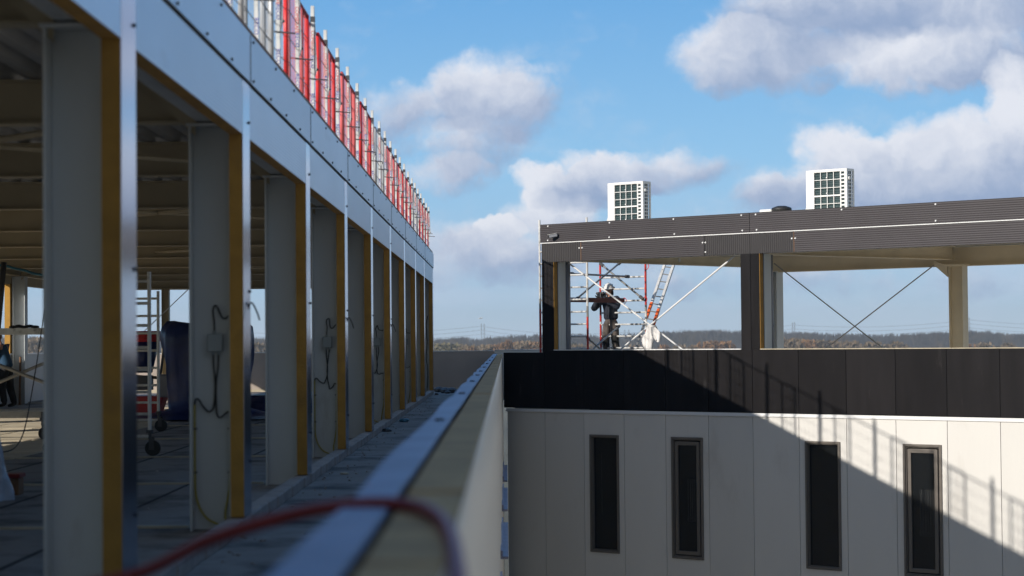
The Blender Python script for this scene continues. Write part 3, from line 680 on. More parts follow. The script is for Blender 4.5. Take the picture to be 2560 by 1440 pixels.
for (e) in (q, at(1616, 665, 48.0), at(1612, 748, 47.95)):
    b.tube(spline([e + Vector((-.02, 0, .02)), e + Vector((.0, -.03, .06)), e + Vector((.05, -.03, .02)), e + Vector((.04, -.03, -.05)), e + Vector((0, -.03, -.09))], 4), .008, 6)
b.build('tie_strap', m_redmesh, tow, world=True)
b = MB(); m0 = (Al+Bl)/2; d = (Br-Ar).normalized()
vs = []
for c_ in (Al + tt*.1, Al + tt*1.3, Bl + tt*1.3 + d*1.3, Bl + tt*.1 + d*1.3): vs.append((c_.x, c_.y))
b.prism(vs, 'z', 0.98, 1.04); b.build('platform', m_wood, tow, world=True)
b = MB()
for e in (Al, Ar, Bl, Br): b.tube([(e.x, e.y, .2), (e.x, e.y, .22), (e.x, e.y, .225), (e.x, e.y, .36)], [.07, .07, .02, .02], 8)
b.build('base_jack', m_clamp, tow, world=True)

# leaning ladder
lad = thing('ladder', 'aluminium extension ladder with orange ends leaning beside the scaffold', 'ladder', at(1600, 872, 49.5).to_tuple()[:2] + (0.2,))
LT, LB = at(1664, 655, 50.5), at(1621, 781, 49.2)
off = at(1685, 663, 50.2) - at(1663.5, 660, 50.45)
def stile(p, q, m, w=.030, dd=.04):
    b = MB(); t = (q-p).normalized(); s = Vector((1, -.2, 0)).normalized(); n_ = t.cross(s).normalized(); vs = []
    for e in (p, q):
        for (a, c) in ((-w, -dd), (w, -dd), (w, dd), (-w, dd)): vs.append(e + s*a + n_*c)
    b.add(vs, [(0, 1, 2, 3), (7, 6, 5, 4), (0, 4, 5, 1), (1, 5, 6, 2), (2, 6, 7, 3), (3, 7, 4, 0)]); return b.build('stile', m, lad, world=True)
dv = LB - LT
for o_ in (Vector((0, 0, 0)), off):
    sh = 0.10 if o_.length > 0 else 0.0
    stile(LT - dv*.25 + o_, LT + dv*(0.82+sh) + o_, m_alu); stile(LT + dv*(0.82+sh) + o_, LT + dv*(1.10+sh) + o_, m_orange, .031, .041)
    stile(LT + dv*.5 + o_ + Vector((0, .07, 0)), LT + dv*2.3 + o_ + Vector((0, .07, 0)), m_alud, .024, .03)
b = MB(); L0 = dv.length; k = -0.2
while k < 1.15: 
    p = LT + dv*k; b.tube([p, p + off], .015, 8); k += 0.28/L0
b.build('rungs', m_alud, lad, world=True)
b = MB(); k = 1.2
while k < 2.25:
    p = LT + dv*k + Vector((0, .07, 0)); b.tube([p, p + off], .013, 8); k += 0.28/L0
b.build('lower_rungs', m_alud, lad, world=True)

# white rag on the rod crossing
rg = MB(); cx_ = loc2w(3.83, 0.26, 1.80)
import math as _m
vs = []; fs = []; nu, nv = 16, 18
for j in range(nv+1):
    v = j/nv; wid = 0.10 + 0.07*_m.sin(v*2.6) - 0.05*v*v; zz = 0.02 - 0.56*v
    for i in range(nu+1):
        a = 2*_m.pi*i/nu
        fold = 1 + 0.25*_m.sin(3*a+v*6) + 0.12*_m.sin(7*a - v*9)
        vs.append(cx_ + ax*(wid*_m.cos(a)*fold - 0.05*v + .03*_m.sin(v*7)) + Vector((.6486, .7611, 0))*(0.05*_m.sin(a)*fold) + Vector((0, 0, zz + .02*_m.sin(4*a)*v)))
for j in range(nv):
    for i in range(nu): fs.append((j*(nu+1)+i, j*(nu+1)+i+1, (j+1)*(nu+1)+i+1, (j+1)*(nu+1)+i))
rg.add(vs, fs)
vs = []; fs = []                                           # a second corner hanging to the right
for j in range(nv+1):
    v = j/nv; wid = 0.045 + 0.06*_m.sin(v*3.0)
    for i in range(nu+1):
        a = 2*_m.pi*i/nu; fold = 1 + 0.3*_m.sin(3*a+v*5)
        vs.append(cx_ + ax*(0.09 + 0.14*v + wid*_m.cos(a)*fold) + Vector((.6486, .7611, 0))*(-.03 + .04*_m.sin(a)*fold) + Vector((0, 0, -.02 - 0.30*v + .03*_m.sin(2*a)*v)))
for j in range(nv):
    for i in range(nu): fs.append((j*(nu+1)+i, j*(nu+1)+i+1, (j+1)*(nu+1)+i+1, (j+1)*(nu+1)+i))
rg.add(vs, fs)
rg2 = rg.build('rag', m_rag, loc=cx_, smooth=True); tag(rg2, 'crumpled white cloth knotted where the white brace rods cross', 'cloth')

# ------------------------------------------------------------------ people
def skin_mesh(name, verts, edges, rad, m, parent, sub=2, root=0, facevar=None):
    me = bpy.data.meshes.new(name); me.from_pydata([tuple(v) for v in verts], edges, []); me.update()
    o = bpy.data.objects.new(name, me); C.objects.link(o)
    md = o.modifiers.new('skin', 'SKIN'); md.use_smooth_shade = True; md.branch_smoothing = 0.6
    for i, d in enumerate(me.skin_vertices[0].data):
        r = rad[i]; d.radius = r if isinstance(r, tuple) else (r, r); d.use_root = (i == root)
    s = o.modifiers.new('sub', 'SUBSURF'); s.levels = sub; s.render_levels = sub
    dg = bpy.context.evaluated_depsgraph_get(); dg.update()
    me2 = bpy.data.meshes.new_from_object(o.evaluated_get(dg)); me2.name = name
    bpy.data.objects.remove(o); me2.materials.clear(); me2.materials.append(m)
    me2.polygons.foreach_set('use_smooth', [True]*len(me2.polygons))
    o = bpy.data.objects.new(name, me2); C.objects.link(o)
    if parent is not None: o.parent = parent
    return o
class Sk:
    def __init__(s): s.v = []; s.e = []; s.r = []
    def chain(s, start, pts):
        i = start
        for (p, r) in pts:
            s.v.append(Vector(p)); s.r.append(r); j = len(s.v)-1
            if i is not None: s.e.append((i, j))
            i = j
        return i
def lerp(a, b, t): return Vector(a)*(1-t) + Vector(b)*t
def hand_chain(sk, wrist_i, wrist, d, side, m=1.0):
    """palm, four fingers of different length curled forward, thumb from the side of the palm"""
    d = Vector(d).normalized(); side = Vector(side).normalized(); nrm = d.cross(side)
    k0 = sk.chain(wrist_i, [(Vector(wrist)+d*.045, (.036*m, .018*m))]); k1 = sk.chain(k0, [(Vector(wrist)+d*.085, (.040*m, .017*m))])
    for q, ln in ((-.030, .058), (-.010, .072), (.010, .076), (.030, .068)):
        b = Vector(wrist)+d*.095+side*q
        sk.chain(k1, [(b, .010*m), (b+d*ln*.45+nrm*.006, .0095*m), (b+d*ln*.72+nrm*.028, .009*m), (b+d*ln*.78+nrm*.05, .008*m)])
    b = Vector(wrist)+d*.04+side*.04
    sk.chain(k0, [(b, .011*m), (b+d*.03+side*.022+nrm*.015, .0105*m), (b+d*.055+side*.018+nrm*.035, .009*m)])
def person(label, loc, rz, J, jacket, trouser, helmet, sleeve=None, glove=None, hood=True):
    t = thing('person', label, 'person', loc, rz)
    hip, chest, neck, head = J['hip'], J['chest'], J['neck'], J['head']
    s = Sk(); i0 = s.chain(None, [(hip, (.09, .07))]); i1 = s.chain(i0, [(lerp(hip, chest, .5), (.13, .10)), (chest, (.15, .105))])
    n1 = s.chain(i1, [(lerp(chest, neck, .75), (.10, .07)), (neck, .055)])
    hd = Vector(head) - Vector(neck); hf = Vector(J['face'])
    s.chain(n1, [(Vector(neck)+hd*.45+hf*.012, (.062, .07)), (Vector(neck)+hd*.8+hf*.005, (.073, .088)), (Vector(neck)+hd*1.25, (.075, .092)), (Vector(neck)+hd*1.6-hf*.006, (.055, .066))])
    for q in ('l', 'r'):
        a = s.chain(i1, [(J['sh'+q], .062), (lerp(J['sh'+q], J['el'+q], .5), .05), (J['el'+q], .042), (lerp(J['el'+q], J['wr'+q], .5), .037), (J['wr'+q], .027)])
        hand_chain(s, a, J['wr'+q], J['hd'+q], J['hs'+q])
        hp_ = Vector(J['hp'+q]); a = s.chain(i0, [(hp_, .045), (lerp(hp_, J['kn'+q], .45), .06), (J['kn'+q], .055), (lerp(J['kn'+q], J['an'+q], .35), .052), (J['an'+q], .036), (J['to'+q], (.035, .028))])
    body = skin_mesh('body', s.v, s.e, s.r, m_skin, t)
    # jacket: torso and sleeves over the body
    s = Sk(); i0 = s.chain(None, [(lerp(hip, chest, -.22), (.185, .155))]); i1 = s.chain(i0, [(lerp(hip, chest, .15), (.195, .16)), (lerp(hip, chest, .55), (.20, .16)), (chest, (.215, .165))])
    s.chain(i1, [(lerp(chest, neck, .6), (.135, .10)), (lerp(chest, neck, .95), (.085, .08))])
    for q in ('l', 'r'):
        s.chain(i1, [(J['sh'+q], .10), (lerp(J['sh'+q], J['el'+q], .5), .088), (J['el'+q], .078), (lerp(J['el'+q], J['wr'+q], .5), .066), (lerp(J['el'+q], J['wr'+q], .93), .05)])
    skin_mesh('jacket', s.v, s.e, s.r, jacket, t)
    if sleeve: 
        for q in ('l', 'r'):
            s = Sk(); s.chain(None, [(lerp(J['sh'+q], J['el'+q], .1), .088), (lerp(J['sh'+q], J['el'+q], .5), .077), (J['el'+q], .068), (lerp(J['el'+q], J['wr'+q], .5), .059), (lerp(J['el'+q], J['wr'+q], .95), .045)])
            skin_mesh('sleeve', s.v, s.e, s.r, sleeve, t)
    s = Sk(); i0 = s.chain(None, [(hip, (.175, .14))]); s.chain(i0, [(lerp(hip, chest, .25), (.165, .13))])
    for q in ('l', 'r'):
        hp_ = Vector(J['hp'+q]); s.chain(i0, [(hp_, .125), (lerp(hp_, J['kn'+q], .5), .112), (J['kn'+q], .095), (lerp(J['kn'+q], J['an'+q], .5), .085), (lerp(J['kn'+q], J['an'+q], .95), .075)])
    tr = skin_mesh('trousers', s.v, s.e, s.r, trouser, t)
    for q in ('l', 'r'):
        kn = Vector(J['kn'+q]); s = Sk(); s.chain(None, [(kn+Vector((.015, 0, .10)), (.09, .08)), (kn+Vector((.02, 0, 0)), (.098, .09)), (lerp(kn, J['an'+q], .4), (.094, .088)), (lerp(kn, J['an'+q], .75), (.086, .08))])
        skin_mesh('knee_pad', s.v, s.e, s.r, m_blackcl, t, 1)
        an, to = Vector(J['an'+q]), Vector(J['to'+q]); s = Sk()
        i = s.chain(None, [(an+Vector((-.01, 0, .10)), .062), (an+Vector((0, 0, .0)), .056), (lerp(an, to, .5), (.05, .042)), (to, (.048, .036))])
        skin_mesh('boot', s.v, s.e, s.r, m_blackcl, t)
        if glove:
            s = Sk(); i = s.chain(None, [(lerp(J['el'+q], J['wr'+q], .88), .044), (J['wr'+q], .034)]); hand_chain(s, i, J['wr'+q], J['hd'+q], J['hs'+q], 1.25)
            skin_mesh('glove', s.v, s.e, s.r, glove, t)
    # face details, hood and helmet
    hc = Vector(neck) + hd*1.0; f = hf.normalized(); sd_ = Vector((-f.y, f.x, 0)).normalized(); upv = f.cross(sd_)
    F3 = lambda a, b, c: hc + f*a + sd_*b + upv*c
    s = Sk(); s.chain(None, [(F3(.075, 0, .035), .012), (F3(.098, 0, .005), .016), (F3(.106, 0, -.012), .014)]); skin_mesh('nose', s.v, s.e, s.r, m_skin, t, 1)
    b = MB()
    for q in (-1, 1): b.ball(F3(.078, .033*q, .025), .013, 8, 6)
    b.build('eyes', m_black, t, smooth=True)
    s = Sk(); s.chain(None, [(F3(.082, -.025, -.048), .007), (F3(.092, 0, -.05), .009), (F3(.082, .025, -.048), .007)]); skin_mesh('mouth', s.v, s.e, s.r, m_redhose, t, 1)
    for q in (-1, 1):
        s = Sk(); s.chain(None, [(F3(-.005, .082*q, .03), .012), (F3(-.012, .09*q, .005), .015), (F3(-.005, .083*q, -.025), .010)]); skin_mesh('ear', s.v, s.e, s.r, m_skin, t, 1)
    if hood:
        s = Sk(); i = s.chain(None, [(F3(-.055, 0, -.15), (.10, .09)), (F3(-.05, 0, -.06), (.105, .075)), (F3(-.05, 0, .03), (.105, .07))]); skin_mesh('hood', s.v, s.e, s.r, jacket, t)
        b = MB(); b.tube([F3(.085, -.075, .027), F3(.105, 0, .03), F3(.085, .075, .027)], .012, 8); b.build('glasses', m_black, t)
    else:
        b = MB(); b.ball(F3(-.02, 0, .05), (.10, .088, .10), 12, 8); b.build('hair', m_wood, t, smooth=True)
    if helmet:
        b = MB(); vs = []; fs = []; nu, nv = 20, 8
        for j in range(nv+1):
            a = _m.pi/2*j/nv
            for i in range(nu):
                w_ = 2*_m.pi*i/nu; rr = (0.132*_m.cos(w_), 0.115*_m.sin(w_))
                vs.append(F3(-.01+rr[0]*_m.sin(a), rr[1]*_m.sin(a), .055 + .125*_m.cos(a)))
        for i in range(nu):
            w_ = 2*_m.pi*i/nu; k = .05 if _m.cos(w_) > .3 else .012
            vs.append(F3(-.01+(.132+k)*_m.cos(w_), .125*_m.sin(w_), .045))
        for j in range(nv+1):
            for i in range(nu): fs.append((j*nu+i, (j+1)*nu+i, (j+1)*nu+(i+1) % nu, j*nu+(i+1) % nu))
        b.add(vs, fs); ho = b.build('helmet', m_helmet, t, smooth=True)
        b = MB()
        for q in (-1, 1):
            b.tube([F3(-.09, .075*q, .15), F3(.0, .1*q, .125), F3(.09, .075*q, .13)], .006, 6); b.ball(F3(-.02, .118*q, .06), (.03, .03, .035), 8, 6)
        b.tube([F3(-.14, 0, .08), F3(-.1, .0, .155), F3(0, 0, .186)], .008, 6); b.build('helmet_clip', m_clamp, ho)
    return t
# worker on the tower: seen half from behind, both hands up in front of the face
J = dict(hip=(0, 0, .96), chest=(.02, 0, 1.30), neck=(.05, 0, 1.50), head=(.08, 0, 1.60), face=(1, .25, -.12),
    shl=(.0, .19, 1.43), ell=(.16, .30, 1.18), wrl=(.30, .10, 1.40), hdl=(.5, -.25, .75), hsl=(0, 1, .2),
    shr=(.03, -.19, 1.43), elr=(.30, -.28, 1.16), wrr=(.36, -.10, 1.40), hdr=(.3, .3, .8), hsr=(0, -1, .2),
    hpl=(0, .10, .90), knl=(.03, .13, .50), anl=(-.02, .15, .09), tol=(.15, .17, .045),
    hpr=(0, -.10, .90), knr=(.04, -.12, .50), anr=(-.01, -.13, .09), tor=(.16, -.13, .045))
pw = at(1527, 760, 48.75)
wk = person('worker in white helmet, dark hooded jacket and brown trousers standing on the scaffold, hands raised', (pw.x, pw.y, 1.045), math.atan2(-.78, -.62), J, m_navy, m_trouser, True, glove=m_blackcl)
wk.scale = (1.05, 1.08, 1.045)
b = MB(); ph = Vector((.42, 0, 1.53)); b.tube([ph+Vector((0, -.10, 0)), ph+Vector((0, .10, .01))], .03, 10); b.box(.38, .47, -.03, .05, 1.44, 1.56)
dv2 = b.build('power_tool', m_clamp, wk); dv2.parent = None; dv2.matrix_world = Matrix.Translation(wk.location) @ Matrix.Rotation(wk.rotation_euler.z, 4, 'Z') @ Matrix.Diagonal((1.05, 1.08, 1.045, 1))
tag(dv2, 'small black tool held in the gloved hands of the helmeted worker', 'tool')
# second person inside the hall, cut by the picture edge
J2 = dict(hip=(0, 0, .95), chest=(.10, 0, 1.28), neck=(.17, 0, 1.47), head=(.22, 0, 1.57), face=(1, 0, -.3),
    shl=(.08, .19, 1.40), ell=(.20, .24, 1.12), wrl=(.42, .15, 1.10), hdl=(1, -.1, 0), hsl=(0, 1, .2),
    shr=(.10, -.19, 1.40), elr=(.22, -.24, 1.12), wrr=(.44, -.12, 1.12), hdr=(1, .1, 0), hsr=(0, -1, .2),
    hpl=(0, .10, .89), knl=(.05, .12, .49), anl=(-.03, .13, .09), tol=(.14, .14, .045),
    hpr=(0, -.10, .89), knr=(-.02, -.12, .49), anr=(-.14, -.12, .09), tor=(.03, -.13, .045))
pp = at(16, 1020, 45.0)
person('person in blue vest and black trousers bending inside the hall at the picture edge', (pp.x, 45.0, FZ), math.radians(165), J2, m_bluecl, m_blackcl, False, sleeve=m_greycl, hood=False)

# ------------------------------------------------------------------ roof edge barrier on the hall
XB = -2.055; ZB = 3.895
def text_mesh(txt, size, m, name):
    cu = bpy.data.curves.new(name, 'FONT'); cu.body = txt; cu.size = size; cu.extrude = 0.0008; cu.resolution_u = 2; cu.align_x = 'CENTER'; cu.align_y = 'CENTER'
    o = bpy.data.objects.new(name, cu); C.objects.link(o); dg = bpy.context.evaluated_depsgraph_get(); dg.update()
    me = bpy.data.meshes.new_from_object(o.evaluated_get(dg)); bpy.data.objects.remove(o); me.materials.clear(); me.materials.append(m); return me
tx1 = text_mesh('COMBISAFE', 0.052, m_inkred, 'lettering'); tx2 = text_mesh('RECO', 0.055, m_inkblue, 'lettering')
post = thing('barrier_post', 'zinc grey roof edge barrier post with red and blue lettering, clamped to the hall fascia', 'post', (XB, 14.9, ZB), 0, 'lettered posts of the roof edge barrier')
b = MB(); b.box(-.019, .019, -.03, .03, 0.0, 1.235)
b.prism([(.023, .47), (.044, .55), (.040, .66), (.028, 1.02), (.023, 1.08)], 'y', -.026, .026)
b.build('upright', m_post, post, bevel=.003)
b = MB(); b.box(-.03, .03, -.045, .045, -.07, .05); b.tube([(-.03, 0, .555), (.058, 0, .548)], .014, 8); b.build('clamp', m_clamp, post, bevel=.004)
b = MB(); b.box(-.0245, .0245, -.032, .032, 1.06, 1.12); b.build('collar', m_clamp, post)
b = MB(); b.tube([(-.14, -.035, .46), (.16, -.035, .43)], .0075, 6); b.ball((-.10, -.035, .456), .018, 8, 6); b.build('locking_pin', m_clamp, post)
b = MB(); b.box(-.0185, .0185, -.0325, -.0305, .60, .98); b.build('sticker', m_trim, post)
b = MB(); b.box(-.0185, .0185, -.0325, -.0305, .10, .34); b.build('sticker', m_trim, post)
def lett(me, z, par_):
    o = bpy.data.objects.new('lettering', me); C.objects.link(o); o.parent = par_
    o.rotation_euler = Matrix(((0, 1, 0), (0, 0, -1), (-1, 0, 0))).to_euler(); o.location = (0, -.0335, z)
# glyph x -> -z (reads downwards), glyph y -> +x, glyph normal -> -y (towards the viewer)
lett(tx1, .83, post); lett(tx2, .63, post); lett(tx2, .22, post)
posts = [14.9 + 1.61*k for k in range(-1, 25)]
for k, y in enumerate(posts):
    if k == 1: continue
    dup(post, (XB + random.uniform(-.006, .006), y, ZB + random.uniform(-.02, .02)))
def panel(name, label, group, mt, mr, mb, LN=2.02):
    t = thing(name, label, 'barrier panel', (XB, 0, ZB), 0, group); H0, H1 = 0.04, 1.04
    b = MB(); b.tube([(0, 0, H0), (0, 0, H1)], .024, 8); b.build('end_tube', mt, t, smooth=True)
    b = MB(); b.tube([(0, LN, H0), (0, LN, H1)], .024, 8); b.build('end_tube', mt, t, smooth=True)
    b = MB(); b.tube([(0, .012, H1), (0, LN-.012, H1)], .016, 8); b.tube([(0, .012, H0+.01), (0, LN-.012, H0+.01)], .016, 8); b.build('rail', mr, t, smooth=True)
    b = MB(); n = 15
    for i in range(1, n): y = LN*i/n; b.tube([(0, y, H0), (0, y, H1)], .0038, 5)
    b.build('wire_mesh', mb, t)
    b = MB()
    for z in (.28, .52, .78): b.tube(spline([(.012, .03, z), (.016, LN*.3, z-.012), (.012, LN*.7, z-.012), (.012, LN-.03, z)], 3), .004, 5)
    b.build('cross_wire', m_clamp, t)
    return t
pr = panel('red_barrier_panel', 'red mesh barrier panel between the zinc posts on the hall roof edge', 'red panels of the roof edge barrier', m_redmesh, m_shaderail, m_pinkmesh)
pk = panel('faded_barrier_panel', 'faded pinkish red mesh barrier panel between the zinc posts on the hall roof edge', 'faded panels of the roof edge barrier', m_pinkmesh, m_shaderail, m_pinkmesh)
pg = panel('grey_barrier_panel', 'galvanised grey mesh barrier panel between the zinc posts on the hall roof edge', 'grey panels of the roof edge barrier', m_greymesh, m_greymesh, m_greymesh)
used = set()
for k, y in enumerate(posts[:-1]):
    y0 = y + .72
    src = pg if y < 16.9 or k in (11, 19, 22) else (pk if k % 3 == 1 else pr)
    l = (XB - .022 + (.012 if k % 2 else -.012), y0, ZB + random.uniform(-.015, .015))
    if y0 + 2.02 > 54.2: continue
    if src.name not in used: used.add(src.name); src.location = l
    else: dup(src, l)

# ------------------------------------------------------------------ junction boxes with cables on the column webs
def jbox(i, label, full=True, flip=False):
    yn = YE[i+I0] - .40; yw = yn + 0.20
    t = thing('junction_box', label, 'junction box', (-2.205, yw, 1.5), 0, None)
    W3 = lambda x, z, d=.02: (x, yw-d, z)
    b = MB(); b.box(-2.265, -2.150, yw-.075, yw-.007, 1.44, 1.575); b.tube([W3(-2.225, 1.44, .04), W3(-2.225, 1.415, .04)], .014, 8); b.tube([W3(-2.185, 1.44, .04), W3(-2.185, 1.415, .04)], .014, 8); b.tube([W3(-2.215, 1.575, .04), W3(-2.215, 1.60, .04)], .014, 8)
    b.build('box', m_jbox, t, world=True, bevel=.006)
    jit = lambda P: [(x + random.uniform(-.010, .010)*(0 < q < len(P)-1), z + random.uniform(-.022, .022)*(0 < q < len(P)-1)) for q, (x, z) in enumerate(P)] if i > 1 else P
    for path in ([(-2.215, 1.60), (-2.218, 1.68), (-2.225, 1.75), (-2.212, 1.79), (-2.19, 1.775), (-2.165, 1.715), (-2.14, 1.69), (-2.115, 1.705), (-2.096, 1.73)],
                 [(-2.225, 1.415), (-2.222, 1.33), (-2.212, 1.22), (-2.214, 1.10), (-2.228, 1.01), (-2.26, .985), (-2.30, 1.02), (-2.335, 1.075), (-2.358, 1.08), (-2.368, 1.04)],
                 [(-2.185, 1.415), (-2.190, 1.32), (-2.205, 1.20), (-2.206, 1.08), (-2.20, .97), (-2.175, .94), (-2.14, .965), (-2.112, .985), (-2.098, .97), (-2.098, .92)]):
        b = MB(); b.tube(spline([W3(x, z, .03) for x, z in jit(path)], 4), .0072, 8); b.build('cable', m_black, t, world=True, smooth=True)
    if full:
        for path in ([(-2.368, 1.04), (-2.369, .8), (-2.368, .5), (-2.362, .36), (-2.33, .25), (-2.27, .17), (-2.20, .135), (-2.14, .115)], [(-2.098, .92), (-2.10, .7), (-2.105, .45), (-2.125, .30), (-2.14, .22), (-2.135, .15), (-2.12, .115)]):
            b = MB(); b.tube(spline([W3(x, z, .028) for x, z in path], 4), .0085, 8); b.build('conduit', m_yelcon, t, world=True, smooth=True)
        b = MB()
        for z in (.85, .52): b.box(-2.375, -2.352, yw-.042, yw-.006, z, z+.012); b.box(-2.118, -2.094, yw-.042, yw-.006, z, z+.012)
        b.build('pipe_clip', m_clamp, t, world=True)
jbox(1, 'grey junction box with looping black cables on the second visible column, the nearest box')
jbox(3, 'grey junction box with crossed black cables on the fourth visible column')
jbox(5, 'grey junction box with black cables on the sixth visible column')
jbox(7, 'small grey junction box with cables on the eighth visible column')
# cable stubs sticking out through the covers
for n_, (i, lab) in enumerate(((1, 'black cable end poking out of the cover strip beside the nearest junction box'), (3, 'black cable end poking out of the fourth cover strip'), (5, 'black cable end poking out of the sixth cover strip'))):
    y = YE[i+I0] - .02
    b = MB(); b.tube(spline([(XF-.004, y-.10, 1.76), (XF+.012, y-.08, 1.81), (XF+.03, y-.05, 1.80), (XF+.055, y, 1.735), (XF+.068, y+.03, 1.68)], 5), .0065, 8)
    tag(b.build('cable_end', m_black, loc=(XF, y, 1.76), smooth=True), lab, 'cable')
b = MB(); y9 = YE[9+I0-0] if False else 53.9
b.tube(spline([(-2.12, 53.85, 2.2), (-2.15, 53.8, 1.9), (-2.13, 53.8, 1.5), (-2.16, 53.8, 1.1), (-2.12, 53.8, .7), (-2.14, 53.8, .2)], 5), .012, 6)
tag(b.build('hanging_cable', m_black, loc=(-2.12, 53.85, 2.2), smooth=True), 'black cable hanging down the farthest column of the hall', 'cable')

# ------------------------------------------------------------------ things inside the hall
def ladder_frame(b, p, q, z0, z1, step, first, r=.025, rr=.02):
    p, q = Vector(p), Vector(q)
    for e in (p, q): b.tube([(e.x, e.y, z0), (e.x, e.y, z1)], r, 10)
    z = first
    while z < z1 - .03: b.tube([(p.x, p.y, z), (q.x, q.y, z)], rr, 8); z += step
def caster(b, x, y, parent):
    b.mi = 0; b.tube([(x, y, FZ+.22), (x, y, FZ+.42)], .022, 8); b.tube([(x, y, FZ+.29), (x, y, FZ+.33)], .045, 10)
    b.box(x-.008, x+.055, y-.032, y-.026, FZ+.08, FZ+.24); b.box(x-.008, x+.055, y+.026, y+.032, FZ+.08, FZ+.24)
    b.mi = 1; b.tube([(x+.04, y-.022, FZ+.10), (x+.04, y+.022, FZ+.10)], .10, 18)
for (lab, xr, yr, zt, fz) in (('rolling scaffold frame with black castors between the first two columns, the nearer one', -4.51, 25.2, 2.42, 2.30), ('rolling scaffold frame with castors standing just behind the nearer rolling frame', -5.62, 32.2, 2.36, 2.24)):
    t = thing('rolling_scaffold', lab, 'scaffold', (xr, yr, FZ))
    b = MB(); first = fz - .28*7; ladder_frame(b, (xr, yr, 0), (xr-1.35, yr+.25, 0), FZ+.30, zt, .28, first); b.build('ladder_frame', m_alu, t, world=True)
    for (x, y) in ((xr, yr), (xr-1.35, yr+.25)):
        b = MB(); caster(b, x, y, t); b.build('castor', [m_clamp, m_black], t, world=True, smooth=False)
ts = thing('work_scaffold', 'scaffold with cross braces and a long horizontal tube left of the nearest column', 'scaffold', (-6.84, 29.6, FZ))
b = MB(); b.tube([(-6.86, 29.7, FZ+.3), (-6.86, 29.7, 2.45)], .026, 10); b.build('upright', m_alud, ts, world=True)
for (x, y) in ((-6.86, 29.7),):
    b = MB(); caster(b, x-.05, y, ts); b.build('castor', [m_clamp, m_black], ts, world=True)
b = MB(); b.box(-10.2, -6.80, 29.72, 29.80, 1.66, 1.76); b.build('top_rail', m_alu, ts, world=True)
b = MB(); b.box(-10.2, -6.80, 29.72, 29.80, .42, .52); b.build('bottom_rail', m_alud, ts, world=True)
b = MB(); b.tube([at(-60, 890, 29.7), at(125, 962, 29.7)], .026, 8); b.build('brace', m_alud, ts, world=True)
b = MB(); b.tube([at(-60, 980, 29.82), at(125, 902, 29.82)], .026, 8); b.build('brace', m_alud, ts, world=True)
b = MB(); b.tube([(-10.2, 29.7, FZ), (-10.2, 29.7, 2.45)], .026, 10); b.build('upright', m_alud, ts, world=True)
# drawn over the rail: a dark glove-like cloth
b = MB()
for q in range(5): b.ball((-7.35 + q*.08, 29.74, 1.775+.012*(q % 2)), (.07, .04, .025), 8, 6)
tag(b.build('work_glove', m_blackcl, loc=(-7.2, 29.74, 1.77), smooth=True), 'dark work glove lying on the scaffold rail left of the nearest column', 'glove')
# dark leaning pipe at the picture edge
b = MB(); b.tube([at(10, 655, 30.5), at(-6, 830, 30.5)], .045, 10); tag(b.build('ventilation_pipe', m_clamp, smooth=True), 'dark pipe hanging down at the left edge under the hall roof', 'pipe')
b = MB(); b.tube(spline([at(-40, 662, 31), at(10, 664, 31), at(40, 672, 31), at(62, 676, 31), at(85, 684, 31), at(125, 690, 31)], 4), .022, 8); tag(b.build('water_hose', m_bluehose, smooth=True), 'blue hose tied under the roof beams at the far left', 'hose')
b = MB(); b.tube(spline([at(112, 765, 28), at(96, 880, 28), at(78, 990, 27.5), at(62, 1070, 26), at(45, 1110, 25), at(20, 1128, 24.5), at(-30, 1132, 24)], 5), .008, 6); tag(b.build('power_cable', m_black, smooth=True), 'thin black cable hanging from the scaffold down to the hall floor', 'cable')
# wooden pole against the sill wall
b = MB(); b.tube([at(51, 892, 47.5), at(49, 1012, 47.5)], .03, 6); tag(b.build('wooden_pole', m_wood), 'brown wooden pole leaning at the hall side wall behind the person', 'pole')
# tarpaulin over a machine, with a spread skirt on the floor
def lump(pts, ctr, z0, name, m, lab, cat, nz=14, amp=.05):
    b = MB(); n = 40; vs = []; fs = []
    for j in range(nz+1):
        v = j/nz
        for i in range(n):
            a = 2*math.pi*i/n
            rx, ry, zz = pts(v, a)
            k = 1 + amp*math.sin(5*a+3*v) + amp*.7*math.sin(11*a-7*v) + amp*.4*math.sin(23*a+v*13)
            vs.append((ctr[0]+rx*k*math.cos(a), ctr[1]+ry*k*math.sin(a), z0+zz+amp*.5*math.sin(4*a+9*v)*(1-abs(2*v-1))))
    for j in range(nz):
        for i in range(n): fs.append((j*n+i, j*n+(i+1) % n, (j+1)*n+(i+1) % n, (j+1)*n+i))
    fs.append(tuple(nz*n+i for i in range(n))); b.add(vs, fs)
    return tag(b.build(name, m, loc=(ctr[0], ctr[1], z0), smooth=True), lab, cat)
def tarp_prof(v, a):
    if v < .18: return 1.7-4.2*v, 1.4-3.2*v, .03+.4*v
    w = (v-.18)/.82
    q = max(abs(math.cos(a)), abs(math.sin(a))); bx = .80/q*.55 + .45           # squarish plan
    r = (.78 + .20*w - (.30*max(0, w-.8)/.2 if w > .8 else 0))*bx
    return r, r*.8, .10 + 1.70*min(1, w*1.12)**.95 + .05*math.sin(2*a+1)*w
lump(tarp_prof, (-5.62, 37.6), FZ, 'tarpaulin', m_tarp, 'dark blue tarpaulin draped over a tall heap inside the hall', 'tarpaulin')
def low_prof(v, a): return 1.25*(1-v*.5), .8*(1-v*.5), .36*v**.6
lump(low_prof, (-4.9, 40.6), FZ, 'tarpaulin', m_tarp, 'low folded blue tarpaulin lying on the floor behind the third column', 'tarpaulin', 8, .08)
